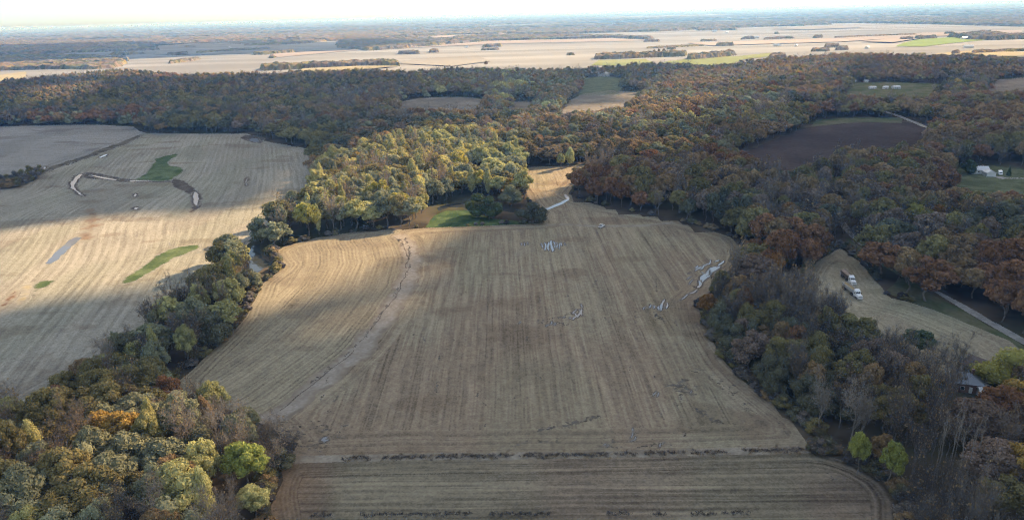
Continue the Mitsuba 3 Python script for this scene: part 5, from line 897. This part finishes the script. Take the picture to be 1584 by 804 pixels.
# undergrowth along the wood edges and weeds along the ditch
n = 0
edges = [('main_field', 'z_right_low', 1.6), ('main_field', 'z_right_up', 2.2), ('west_field', 'z_belt', 1.6), ('south_field', 'z_right_low', 1.6), ('south_field', 'z_belt', 1.6), ('truck_field', 'z_right_low', 2.6), ('truck_field', 'z_right_up', 2.6), ('west_field', 'z_grove', 2.6), ('main_field', 'z_grove', 3.0), ('left_field', 'z_belt', 4.0)]
for fa, zo, st in edges:
    line = A[fa].exterior.buffer(3.0).intersection(A[zo].buffer(1.0)).difference(A[fa].buffer(0.4))
    for pg in polys_of(line):
        x0, y0, x1, y1 = pg.bounds
        k = int(pg.area / (st * st * 0.9))
        pp = np.column_stack([x0 + (x1 - x0) * rng.random(k * 8), y0 + (y1 - y0) * rng.random(k * 8)])
        pp = pp[shapely.contains_xy(pg, pp[:, 0], pp[:, 1])][:k]
        for x, y in pp:
            if y < 0.62 * abs(x) - 130:
                continue
            n += 1
            kind = ['dark_bare', 'bare', 'brown', 'olive', 'dark_grey_green'][int(rng.integers(5))]
            hh = 1.5 + 2.8 * rng.random()
            plant(f'undergrowth__{n:05d}', kind, 'shrub', 'B' if math.hypot(x, y) < 320 else 'C', int(rng.integers(2)), x, y, hh, hh * 1.25, rng.random() * 360)
tag('undergrowth', 'low brushwood along the edges of the woods', kind='stuff')


def tufts(key, pts, hgt, wid, kind, per, label, z=0.05):
    r = np.random.default_rng(len(key))
    n = len(pts) * per
    base = np.repeat(np.asarray(pts, float), per, 0) + r.normal(size=(n, 2)) * wid
    P0 = np.column_stack([base, np.full(n, z)])
    P1 = P0 + np.column_stack([r.normal(size=(n, 2)) * 0.35 * hgt, hgt * (0.4 + 0.9 * r.random(n))])
    v, f = strips(P0, P1, 0.07, r)
    put(key, (v, f), 'foliage', False, uv=np.column_stack([np.full(len(v), KU[kind]), np.repeat(r.random(n), 3)]))
    tag(key, label, kind='stuff')


dl = LineString(D['ditch_line'])
dn = [np.array(dl.interpolate(t).coords[0]) + rng.normal(size=2) * [0.3, 0.30 + 0.5 * meshkit.noise(np.array([[t / 3.0, 5, 0]]))[0]] for t in np.arange(0, dl.length, 0.30) if meshkit.noise(np.array([[t / 4.0, 0, 0]]))[0] > 0.18 + 0.25 * rng.random()]
tufts('ditch_weeds', dn, 0.62, 0.26, 'dark_bare', 11, 'dark dead weeds growing along the ditch between the two stubbles', 0.15)
tufts('ditch_grass', [p_ + rng.normal(size=2) * [0.4, 0.7] for p_ in dn], 0.5, 0.5, 'brown', 12, 'tan dead grass on the banks of the ditch between the two stubbles', 0.12)
wl_ = LineString(D['weed_line'])
wn = [np.array(wl_.interpolate(t).coords[0]) + rng.normal(size=2) * [0.4, 0.4] for t in np.arange(0, wl_.length, 0.35) if meshkit.noise(np.array([[t / 5.0, 9, 0]]))[0] > 0.45]
tufts('field_weeds', wn, 0.5, 0.3, 'dark_bare', 12, 'broken line of dark dead weeds in the front stubble')
ul = LineString([(-424, 560), (-400, 690), (-405, 860)])
HORD = ['first', 'second', 'third', 'fourth', 'fifth', 'sixth', 'seventh', 'eighth', 'ninth', 'tenth', 'eleventh', 'twelfth', 'thirteenth', 'fourteenth', 'fifteenth', 'sixteenth', 'seventeenth', 'eighteenth', 'nineteenth']
sc = [(-445 + 18 * rng.normal(), 520 + 9 * rng.normal()) for _ in range(10)]
for hi_, (x, y) in enumerate(D['thicket']):
    key = numbered('hedge_shrub')
    plant(key, ['olive', 'bare', 'brown'][int(rng.integers(3))], 'willow', 'B', int(rng.integers(2)), x, y, 6 + 3 * rng.random(), 7, rng.random() * 360)
    tag(key, f'bushy shrub in the thicket by the diagonal field ditch, {HORD[hi_]} counted along it', 'shrub', 'thicket by the diagonal ditch')

# ------------------------------------------------------------------ far woodlots: canopies too far to pick a tree from


def canopy(key, poly, h, label):
    poly = wobble(poly, min(30.0, 0.05 * math.sqrt(poly.area)), 30, 90, len(key))
    c = np.array(poly.centroid.coords[0])
    d = np.hypot(*c)
    step = float(np.clip(d / 330.0, 7.0, 60.0))
    v, f = mesh_of(poly, step)
    ed = edge_distance(poly, v)
    q = np.column_stack([v / (step * 1.6), np.zeros(len(v))])
    r = np.random.default_rng(int(d))
    z = h * (0.72 + 0.5 * (meshkit.noise(q, 5) - 0.4) + 0.25 * (r.random(len(v)) - 0.5))
    z = np.where(ed < 1e-6, 0.0, z)
    k = np.array([KU[x] for x in ('brown', 'olive', 'dark_grey_green', 'mauve', 'bare', 'brown', 'dark_grey_green')])
    kk = np.clip((meshkit.fbm(np.column_stack([v / 90.0, np.zeros(len(v))]), 3, 3) * 1.6 - 0.3 + 0.25 * (r.random(len(v)) - 0.5)) * 7, 0, 6.99).astype(int)
    vv, ff = np.column_stack([v, z]), f
    tri = vv[ff].reshape(-1, 3)                     # faceted, one kind of tree per facet
    uu = np.column_stack([np.repeat(k[kk[ff[:, 0]]], 3), np.repeat(0.2 + 0.7 * r.random(len(ff)), 3)])
    put(key, (tri, np.arange(len(tri)).reshape(-1, 3)), 'foliage', False, uv=uu)
    tag(key, label, kind='stuff')


for pts, h in D['woodlots']:
    canopy(numbered('distant_wood'), as_poly(pts), h, 'hazy patch of woodland on the far plain')
r2 = np.random.default_rng(77)
for i in range(170):
    d = 4200 * (14.0 ** r2.random())
    a = (r2.random() - 0.5) * 1.45
    x, y = d * math.tan(a) * 0.95, d
    L, W = d * (0.05 + 0.16 * r2.random()), d * (0.02 + 0.07 * r2.random())
    if y < 5600 and shapely.contains_xy(A['far_plain'].buffer(60), x, y):
        continue
    t = np.linspace(0, 2 * np.pi, 18)[:-1]
    rr = 0.7 + 0.5 * r2.random(17)
    canopy(numbered('distant_wood'), as_poly(np.column_stack([x + L * np.cos(t) * rr, y + W * np.sin(t) * rr])), 15, 'blue hazy line of woodland towards the horizon')

# ------------------------------------------------------------------ vehicles, houses and barns


def part(thing, name, mesh, bsdf, M, smooth=False, sub=None, label=None):
    """One part (or sub-part) of a thing, numbered among its like, placed by the thing's matrix."""
    holder = f'{thing}__{sub}' if sub else thing
    key = numbered(f'{holder}__{name}')
    scene[key] = mikit.ply(mesh, bsdf, smooth, to_world=M)
    if label:
        labels[key] = {'label': label}
    return key.split('__', 1)[1]


def place(x, y, z, heading):
    """Local +y points along the heading (degrees clockwise from straight ahead)."""
    return T().translate([x, y, z]).rotate([0, 0, 1], -heading)


def rounded(x0, x1, y0, y1, z0, z1, c=0.08):
    p = Polygon([(y0, z0), (y1, z0), (y1, z1), (y0, z1)]).buffer(-c).buffer(c, quad_segs=3)
    m = trimesh.creation.extrude_polygon(p, x1 - x0, engine='earcut')
    v = m.vertices.copy()
    m.vertices = np.column_stack([x0 + v[:, 2], v[:, 0], v[:, 1]])
    m.fix_normals()
    return m


def side_profile(pts, x0, x1):
    """Outline in y-z drawn across the vehicle."""
    m = trimesh.creation.extrude_polygon(Polygon(pts), x1 - x0, engine='earcut')
    v = m.vertices.copy()
    m.vertices = np.column_stack([x0 + v[:, 2], v[:, 0], v[:, 1]])
    m.fix_normals()
    return m


def quad(a, b, c, d):
    return np.array([a, b, c, d], float), np.array([[0, 1, 2, 3]])


def wheels(thing, M, xs, ys, r, w):
    for y in ys:
        for x in xs:
            k = part(thing, 'wheel', wheel(x, y, r, w), 'rubber', M, 35)
            hub = trimesh.creation.cylinder(radius=0.5 * r, height=w + 0.03, sections=12)
            hub.apply_transform(trimesh.transformations.rotation_matrix(np.pi / 2, [0, 1, 0]))
            hub.apply_translation([x, y, r])
            part(thing, 'rim', hub, 'steel', M, 35, sub=k)


def semi_truck(x, y, heading, z, paint, trailer, load, tlen, label):
    """A day-cab tractor with a hopper-bottom grain trailer; the front bumper is at local y = 0."""
    t = numbered('grain_truck')
    M = place(x, y, z, heading)
    hood = side_profile([(-2.1, 0.75), (-0.15, 0.75), (-0.05, 1.0), (-0.1, 1.62), (-0.5, 1.78), (-2.1, 1.98)], -1.0, 1.0)
    part(t, 'hood', hood, paint, M)
    part(t, 'grille', boxm(-0.62, 0.62, -0.08, -0.02, 0.85, 1.62), 'steel', M)
    part(t, 'bumper', rounded(-1.22, 1.22, -0.05, 0.18, 0.42, 0.80, 0.05), 'white_paint', M)
    for s in (-1, 1):
        part(t, 'headlight', boxm(s * 0.88 - 0.13, s * 0.88 + 0.13, -0.10, -0.02, 1.05, 1.28), 'steel', M)
        part(t, 'fender', side_profile([(-1.75, 0.95), (-1.55, 1.25), (-0.85, 1.25), (-0.6, 0.95), (-0.75, 0.95), (-0.95, 1.12), (-1.45, 1.12), (-1.6, 0.95)], s * 1.12 - 0.12, s * 1.12 + 0.12), paint, M)
    cab = side_profile([(-4.0, 0.85), (-2.1, 0.85), (-2.1, 1.98), (-2.45, 2.85), (-4.0, 2.95)], -1.15, 1.15)
    part(t, 'cab', cab, paint, M)
    part(t, 'windshield', quad((-1.02, -2.13, 2.05), (1.02, -2.13, 2.05), (0.98, -2.42, 2.76), (-0.98, -2.42, 2.76)), 'dark_glass', place(x, y, z, heading).translate([0, 0.02, 0.01]))
    for s in (-1, 1):
        part(t, 'side_window', boxm(s * 1.155 - 0.01, s * 1.155 + 0.01, -3.35, -2.5, 2.0, 2.62), 'dark_glass', M)
        part(t, 'door', boxm(s * 1.16 - 0.012, s * 1.16 + 0.012, -3.4, -2.3, 0.95, 1.95), paint, M)
        part(t, 'mirror', boxm(s * 1.42 - 0.1, s * 1.42 + 0.1, -2.3, -2.22, 1.9, 2.5), 'black_trim', M)
        ex = trimesh.creation.cylinder(radius=0.09, height=2.4, sections=10)
        ex.apply_translation([s * 1.0, -4.15, 2.3])
        part(t, 'exhaust_stack', ex, 'steel', M, 35)
        tank = trimesh.creation.cylinder(radius=0.32, height=1.3, sections=14)
        tank.apply_transform(trimesh.transformations.rotation_matrix(np.pi / 2, [1, 0, 0]))
        tank.apply_translation([s * 0.98, -3.6, 0.62])
        part(t, 'fuel_tank', tank, 'steel', M, 35)
    part(t, 'roof_fairing', side_profile([(-4.0, 2.95), (-2.55, 2.87), (-2.9, 3.25), (-4.0, 3.62)], -1.05, 1.05), paint, M)
    part(t, 'chassis', boxm(-0.45, 0.45, -7.0, -0.3, 0.62, 0.86), 'black_trim', M)
    wheels(t, M, (-1.02, 1.02), (-1.2,), 0.52, 0.32)
    wheels(t, M, (-0.95, 0.95), (-5.35, -6.65), 0.52, 0.56)
    y0, y1 = -4.7, -4.7 - tlen
    m = (y0 + y1) / 2
    wall = []
    for s in (-1, 1):
        w = boxm(s * 1.24 - 0.05, s * 1.24 + 0.05, y1, y0, 1.55, 2.95)
        part(t, 'trailer_side', w, trailer, M)
        for yy in np.linspace(y0 - 0.4, y1 + 0.4, 11):
            part(t, 'rib', boxm(s * 1.315 - 0.025, s * 1.315 + 0.025, yy - 0.05, yy + 0.05, 1.56, 2.94), trailer, M)
        part(t, 'mud_flap', boxm(s * 0.95 - 0.3, s * 0.95 + 0.3, y1 + 0.25, y1 + 0.29, 0.25, 0.95), 'rubber', M)
    for yy, nm in ((y0, 'trailer_front'), (y1, 'trailer_tail')):
        part(t, nm, boxm(-1.19, 1.19, yy - 0.05, yy + 0.05, 1.5, 2.98), trailer, M)
    for c in (y0 - 0.25 * tlen, y0 - 0.62 * tlen):
        hp = trimesh.convex.convex_hull(np.array([[a * 1.15, c + b * 0.2 * tlen, 1.55] for a in (-1, 1) for b in (-1, 1)] + [[a * 0.35, c + b * 0.35, 0.62] for a in (-1, 1) for b in (-1, 1)]))
        part(t, 'hopper', hp, trailer, M)
    part(t, 'trailer_floor', boxm(-1.18, 1.18, y1 + 0.05, y0 - 0.05, 1.50, 1.56), trailer, M)
    if load == 'grain':
        gx_, gy_ = np.meshgrid(np.linspace(-1.17, 1.17, 7), np.linspace(y1 + 0.06, y0 - 0.06, 22))
        gz_ = 2.40 + 0.38 * np.cos(gx_ / 1.17 * 1.5) + 0.10 * np.sin(gy_ * 1.7)
        k = np.arange(gx_.size).reshape(gx_.shape)
        part(t, 'grain_load', (np.column_stack([gx_.ravel(), gy_.ravel(), gz_.ravel()]), np.stack([k[:-1, :-1], k[:-1, 1:], k[1:, 1:], k[1:, :-1]], -1).reshape(-1, 4)), 'grain', M, True)
    else:
        a = np.linspace(-1.27, 1.27, 9)
        prof = [(q_, 2.98 + 0.26 * math.cos(q_ / 1.27 * 1.45)) for q_ in a]
        v = np.array([[px_, yy, pz_] for yy in (y0 + 0.04, y1 - 0.04) for px_, pz_ in prof])
        f = np.array([[i_, i_ + 1, i_ + 10, i_ + 9] for i_ in range(8)])
        part(t, 'tarp', (v, f), 'tarp' if load == 'tarp' else 'roof_brown', M, 40)
    part(t, 'trailer_frame', boxm(-0.5, 0.5, y1 + 0.1, y1 + 4.2, 1.0, 1.48), 'black_trim', M)
    for s in (-1, 1):
        part(t, 'landing_leg', boxm(s * 0.7 - 0.06, s * 0.7 + 0.06, y0 - 3.2, y0 - 3.08, 0.15, 1.5), 'steel', M)
    wheels(t, M, (-0.95, 0.95), (y1 + 1.0, y1 + 2.3), 0.52, 0.56)
    tag(t, label, 'truck')


def pickup(x, y, heading, z, label, name='pickup_truck'):
    t = numbered(name)
    M = place(x, y, z, heading)
    body = side_profile([(-5.6, 0.55), (-0.1, 0.5), (0, 0.75), (-0.1, 1.02), (-1.35, 1.16), (-5.6, 1.16)], -0.98, 0.98)
    part(t, 'body', body, 'white_paint', M)
    part(t, 'cab', side_profile([(-3.55, 1.16), (-1.35, 1.16), (-2.05, 1.82), (-3.35, 1.86)], -0.90, 0.90), 'white_paint', M)
    part(t, 'windshield', quad((-0.82, -1.42, 1.20), (0.82, -1.42, 1.20), (0.76, -2.03, 1.78), (-0.76, -2.03, 1.78)), 'dark_glass', place(x, y, z, heading).translate([0, 0.02, 0.015]))
    part(t, 'rear_window', quad((-0.78, -3.55, 1.25), (0.78, -3.55, 1.25), (0.74, -3.40, 1.76), (-0.74, -3.40, 1.76)), 'dark_glass', place(x, y, z, heading).translate([0, -0.03, 0]))
    for s in (-1, 1):
        part(t, 'side_window', side_profile([(-3.35, 1.22), (-1.65, 1.22), (-2.12, 1.74), (-3.25, 1.76)], s * 0.905 - 0.01, s * 0.905 + 0.01), 'dark_glass', M)
        part(t, 'headlight', boxm(s * 0.75 - 0.16, s * 0.75 + 0.16, -0.04, 0.02, 0.78, 0.95), 'steel', M)
        part(t, 'tail_light', boxm(s * 0.88 - 0.08, s * 0.88 + 0.08, -5.63, -5.58, 0.8, 1.08), 'red_paint', M)
        part(t, 'bed_rail', boxm(s * 0.93 - 0.04, s * 0.93 + 0.04, -5.55, -3.62, 1.16, 1.22), 'black_trim', M)
    part(t, 'bed', boxm(-0.82, 0.82, -5.5, -3.65, 1.162, 1.175), 'black_trim', M)
    part(t, 'bumper', rounded(-0.95, 0.95, -0.02, 0.12, 0.42, 0.68, 0.04), 'steel', M)
    wheels(t, M, (-0.88, 0.88), (-1.0, -4.4), 0.38, 0.26)
    tag(t, label, 'pickup' if name == 'pickup_truck' else 'van')


def van(x, y, heading, z, label):
    t = numbered('parked_van')
    M = place(x, y, z, heading)
    part(t, 'body', side_profile([(-6.2, 0.5), (-0.1, 0.5), (0, 0.9), (-0.5, 1.25), (-1.3, 2.1), (-1.7, 2.85), (-6.2, 2.9)], -1.1, 1.1), 'white_paint', M)
    part(t, 'windshield', quad((-0.9, -0.62, 1.36), (0.9, -0.62, 1.36), (0.85, -1.25, 2.02), (-0.85, -1.25, 2.02)), 'dark_glass', place(x, y, z, heading).translate([0, 0.03, 0.02]))
    for s in (-1, 1):
        for a, b in ((-2.4, -1.5), (-4.3, -3.3), (-5.8, -5.0)):
            part(t, 'side_window', boxm(s * 1.105 - 0.01, s * 1.105 + 0.01, a, b, 1.5, 2.2), 'dark_glass', M)
    wheels(t, M, (-0.98, 0.98), (-1.2, -4.9), 0.4, 0.26)
    tag(t, label, 'van')


def building(name, x, y, heading, L, W, h, rise, wall, roof, label, windows=3, door=True, chimney=False, hip=False, garage=False, cat='house', z=0.12):
    """Gabled or hipped house: local x along the ridge, the eaves front faces local -y."""
    t = numbered(name)
    M = place(x, y, z, heading)
    body = boxm(-L / 2, L / 2, -W / 2, W / 2, -0.4, h)
    part(t, 'wall', body, wall, M)
    o = 0.45
    if hip:
        rr = L / 2 - W / 2
        v = np.array([(-L / 2 - o, -W / 2 - o, h), (L / 2 + o, -W / 2 - o, h), (L / 2 + o, W / 2 + o, h), (-L / 2 - o, W / 2 + o, h), (-rr, 0, h + rise), (rr, 0, h + rise)])
        rf = trimesh.Trimesh(v, [[0, 1, 5], [0, 5, 4], [2, 3, 4], [2, 4, 5], [1, 2, 5], [3, 0, 4], [0, 2, 1], [0, 3, 2]], process=False)
        k = part(t, 'roof', rf, roof, M)
    else:
        th = 0.16
        prof = [(-W / 2 - o, h - o * rise / (W / 2) + 0.02), (0, h + rise + 0.02), (W / 2 + o, h - o * rise / (W / 2) + 0.02), (W / 2 + o, h - o * rise / (W / 2) + 0.02 + th), (0, h + rise + 0.02 + th), (-W / 2 - o, h - o * rise / (W / 2) + 0.02 + th)]
        m = trimesh.creation.extrude_polygon(Polygon(prof), L + 2 * o, engine='earcut')
        v = m.vertices.copy()
        m.vertices = np.column_stack([v[:, 2] - L / 2 - o, v[:, 0], v[:, 1]])
        m.fix_normals()
        k = part(t, 'roof', m, roof, M)
        for s in (-1, 1):
            g = trimesh.creation.extrude_polygon(Polygon([(-W / 2, h), (W / 2, h), (0, h + rise)]), 0.12, engine='earcut')
            v = g.vertices.copy()
            g.vertices = np.column_stack([s * (L / 2 - 0.06) + v[:, 2] - 0.06, v[:, 0], v[:, 1]])
            g.fix_normals()
            part(t, 'gable', g, wall, M)
    if chimney:
        part(t, 'chimney', boxm(L * 0.22 - 0.4, L * 0.22 + 0.4, 0.3, 1.1, h, h + rise + 1.0), 'brick_wall', M, sub=k)
    n = windows
    for i_ in range(n):
        cx = -L / 2 + L * (i_ + 0.5) / n
        if door and i_ == n // 2:
            dk = part(t, 'door', boxm(cx - 0.5, cx + 0.5, -W / 2 - 0.06, -W / 2 + 0.02, 0.1, 2.2), 'red_paint' if wall == 'white_wall' else 'white_paint', M)
            continue
        wk = part(t, 'window', boxm(cx - 0.6, cx + 0.6, -W / 2 - 0.05, -W / 2 + 0.02, 1.0, 2.2), 'white_paint', M)
        part(t, 'pane', boxm(cx - 0.5, cx + 0.5, -W / 2 - 0.075, -W / 2 - 0.04, 1.08, 2.12), 'dark_glass', M, sub=wk)
    for s in (-1, 1):
        if windows:
            wk = part(t, 'window', boxm(s * (L / 2 + 0.01) - 0.04, s * (L / 2 + 0.01) + 0.04, -0.6, 0.6, 1.0, 2.2), 'white_paint', M)
            part(t, 'pane', boxm(s * (L / 2 + 0.035) - 0.03, s * (L / 2 + 0.035) + 0.03, -0.5, 0.5, 1.08, 2.12), 'dark_glass', M, sub=wk)
    if garage:
        part(t, 'garage_door', boxm(L * 0.5 - 3.6, L * 0.5 - 0.8, -W / 2 - 0.07, -W / 2 + 0.02, 0.1, 2.5), 'steel', M)
    tag(t, label, cat)


Q = D['pts']
semi_truck(Q['truck0'][0] - 0.2, Q['truck0'][1], 178.0, 0.12, 'white_paint', 'steel', 'grain', 9.6, 'white grain truck with grey hopper trailer, the nearer of two parked in stubble')
semi_truck(Q['truck1'][0] + 0.6, Q['truck1'][1] + 0.8, 183.0, 0.12, 'white_paint', 'roof_brown', 'brown', 8.4, 'white grain truck with a darker brown trailer, parked behind the other one')
pickup(Q['pickup'][0] + 1.0, Q['pickup'][1] + 2, 28.0, 0.10, 'white pickup standing on the wheel track at the far end of the big field')
building('farm_house', Q['house'][0] + 1, Q['house'][1], 8, 11.5, 7.5, 3.0, 2.0, 'white_wall', 'roof_pale', 'white farmhouse with a pale metal roof on the green lawn', 4, True, True)
building('garage', Q['shed2'][0] - 6.5, Q['shed2'][1] - 8.5, 98, 7, 6, 2.8, 1.6, 'white_wall', 'roof_pale', 'small pale roofed garage in front of the white farmhouse', 0, False, False, False, True, 'garage')
van(Q['rv'][0] + 0.5, Q['rv'][1] - 2, 205, 0.12, 'white van parked on the drive beside the white farmhouse')
building('grey_house', Q['house2'][0], Q['house2'][1] + 3.0, 20, 9.5, 8.0, 3.2, 2.4, 'brick_wall', 'roof_grey', 'grey roofed house half hidden behind the mauve trees at the wood edge', 4, True, True, True)
building('white_house', Q['house3'][0], Q['house3'][1] + 2.0, 62, 9, 7, 3.4, 2.6, 'white_wall', 'roof_brown', 'white gabled house in the yard under the bright yellow green tree', 4, True, False)
building('shed', Q['shed'][0] + 1.5, Q['shed'][1] - 1.5, 10, 4.2, 3.0, 2.2, 0.9, 'white_wall', 'white_wall', 'low white roofed shed in front of the grey roofed house', 0, False, cat='shed')
pickup(Q['car'][0] + 1.0, Q['car'][1], 150, 0.12, 'white pickup parked in the yard beside the low white shed')
building('cabin', Q['mid0'][0], Q['mid0'][1], 40, 9, 6, 2.8, 1.9, 'white_wall', 'roof_grey', 'pale cabin glimpsed among the russet trees beside the gravel road', 3)
building('shed', Q['mid1'][0] + 6, Q['mid1'][1] + 3, 10, 5, 4, 2.4, 1.2, 'white_wall', 'roof_pale', 'pale shed beside the cabin among the russet trees', 0, cat='shed')
building('barn', Q['whitebarn'][0], Q['whitebarn'][1] + 12, 4, 22, 11, 5, 3.5, 'white_wall', 'roof_pale', 'long white barn at the back of the green meadow in the far wood', 4, cat='barn')
building('farm_building', Q['farm0'][0], Q['farm0'][1], 0, 9, 6, 2.6, 1.5, 'white_wall', 'roof_pale', 'first of three white farm buildings in a row on the grassy strip', 3, cat='farm building')
building('farm_building', Q['farm1'][0] + 6, Q['farm1'][1], 4, 7, 6, 2.6, 1.5, 'white_wall', 'roof_pale', 'middle one of three white farm buildings in a row on the grassy strip', 3, cat='farm building')
building('farm_building', Q['farm2'][0] + 14, Q['farm2'][1], -4, 10, 7, 3, 1.6, 'white_wall', 'roof_pale', 'last and brightest of three white farm buildings in a row on the grassy strip', 3, cat='farm building')
building('farm_building', Q['farm3'][0], Q['farm3'][1], 10, 7, 6, 2.6, 1.5, 'white_wall', 'roof_pale', 'small white building at the back of the grassy strip under the dark wood', 2, cat='farm building')
building('farm_building', Q['farm4'][0] + 6, Q['farm4'][1], -12, 6, 5, 2.5, 1.5, 'white_wall', 'roof_pale', 'tiny white building second at the back of the grassy strip', 2, cat='farm building')
for k_, s_, lab in (('far_barn', 34, 'bright white barn far off on the left of the pale plain'), ('far_barn1', 26, 'white farm building far off beside the bright white barn'), ('far_b2', 40, 'white sheds on the hazy plain before the blue woods'),
                    ('far_b3', 26, 'white farm buildings beside a hazy wood on the far plain'), ('far_b4', 20, 'white roofed farm under the small clump of trees on the pale plain'),
                    ('far_b6', 34, 'pale barn amid the dark wood far to the left'), ('far_b7', 14, 'small white house at the end of the dark far wood on the right')):
    building('far_barn', Q[k_][0], Q[k_][1], 6, s_, 0.5 * s_, 0.22 * s_, 0.14 * s_, 'white_wall', 'roof_pale', lab, 0, False, cat='barn', z=1.6)
for fi_, (fx_, fy_) in enumerate(D['farms']):
    s_ = 16 + 2.0 * (fi_ % 5)
    building('far_barn', fx_, fy_, 20 * (fi_ % 7) - 60, s_, 0.5 * s_, 0.2 * s_, 0.13 * s_, 'white_wall', 'roof_pale', 'tiny pale farm building far out on the plain, ' + HORD[fi_] + ' of the scattered ones', 0, False, cat='barn', z=1.4)
    labels['far_barn' if COUNT['far_barn'] == 1 else f"far_barn_{COUNT['far_barn'] - 1:03d}"]['group'] = 'scattered farm buildings on the far plain'
drive = wobble(Polygon([Q['drive0'], [Q['drive0'][0] + 3, Q['drive0'][1] - 5], [Q['drive1'][0], Q['drive1'][1] - 3], [Q['drive1'][0] + 6, Q['drive1'][1]], [Q['drive1'][0] + 5, Q['drive1'][1] + 5]]), 0.2, 2, 5, 2)
sheet('driveway', drive, 0.16, 'gravel', 3, None, 'pale concrete drive in front of the farmhouse')
sheet('farm_lane', LineString([(350, 519.5), (368, 516.5), (400, 512)]).buffer(1.3), 0.15, 'gravel', 3, None, 'pale lane leading from the farm drive across the lawn')


# ------------------------------------------------------------------ clouds out of view, outlined to shade the valley floor
CLOUD_Z = 850.0
shift = CLOUD_Z / math.tan(SUN_EL) * np.array([math.sin(SUN_AZ), math.cos(SUN_AZ)])
thin = []                                        # small gaps punched in the unseen cloud to put partial sun on the ground
for pts, fr in D['thin']:
    g = as_poly(pts)
    x0, y0, x1, y1 = g.bounds
    s = math.sqrt(math.pi * 13.0 ** 2 / fr)
    for yy in np.arange(y0, y1, s):
        for xx in np.arange(x0, x1, s):
            c = Point(xx + (rng.random() - 0.5) * 0.4 * s, yy + (rng.random() - 0.5) * 0.4 * s)
            if g.contains(c):
                thin.append(c.buffer(9 + 8 * rng.random(), quad_segs=3))
thin = unary_union(thin)
lit = unary_union([wobble(as_poly(p), 0.06 * math.sqrt(as_poly(p).area), 25, 110, i + 30) for i, p in enumerate(D['lit'])])
banks = [(Polygon([(-1500, -400), (1800, -400), (2300, 900), (1700, 1780), (900, 1650), (500, 1560), (160, 1620), (-150, 1640), (-420, 1500), (-800, 1560), (-1700, 1750), (-2100, 900)]), 'broad grey cloud bank out of view, shaped to shade the near valley'),
         (Polygon([(-4600, 2450), (-3000, 2150), (-1900, 2350), (-1500, 2700), (-700, 3000), (-300, 3500), (-650, 4100), (-1500, 4300), (-2600, 5200), (-4200, 4600), (-5200, 3400)]), 'second cloud out of view, shaped to shade the far left country')]
for g, lab in banks:
    g = wobble(g, 120, 60, 300, 60).difference(lit.buffer(6)).difference(thin)
    for pg in polys_of(g):
        if pg.area < 3000:
            continue
        v, f = mesh_of(pg, 34 if pg.area < 9e6 else 60)
        ed = edge_distance(pg, v)
        th = np.minimum(0.30 * ed, 95) * (0.45 + 0.9 * meshkit.fbm(np.column_stack([v / 130.0, np.zeros(len(v))]), 3, 8))
        n = len(v)
        c = v + shift
        vv = np.vstack([np.column_stack([c, CLOUD_Z + th]), np.column_stack([c, CLOUD_Z - 0.8 * th])])
        back = np.where(ed < 1e-6, np.arange(n), np.arange(n) + n)
        m = trimesh.Trimesh(vv, np.vstack([f, back[f][:, ::-1]]), process=False)
        m.remove_unreferenced_vertices()
        key = numbered('cloud')
        put(key, m, 'cloud_mist', True)
        tag(key, lab, kind='structure')
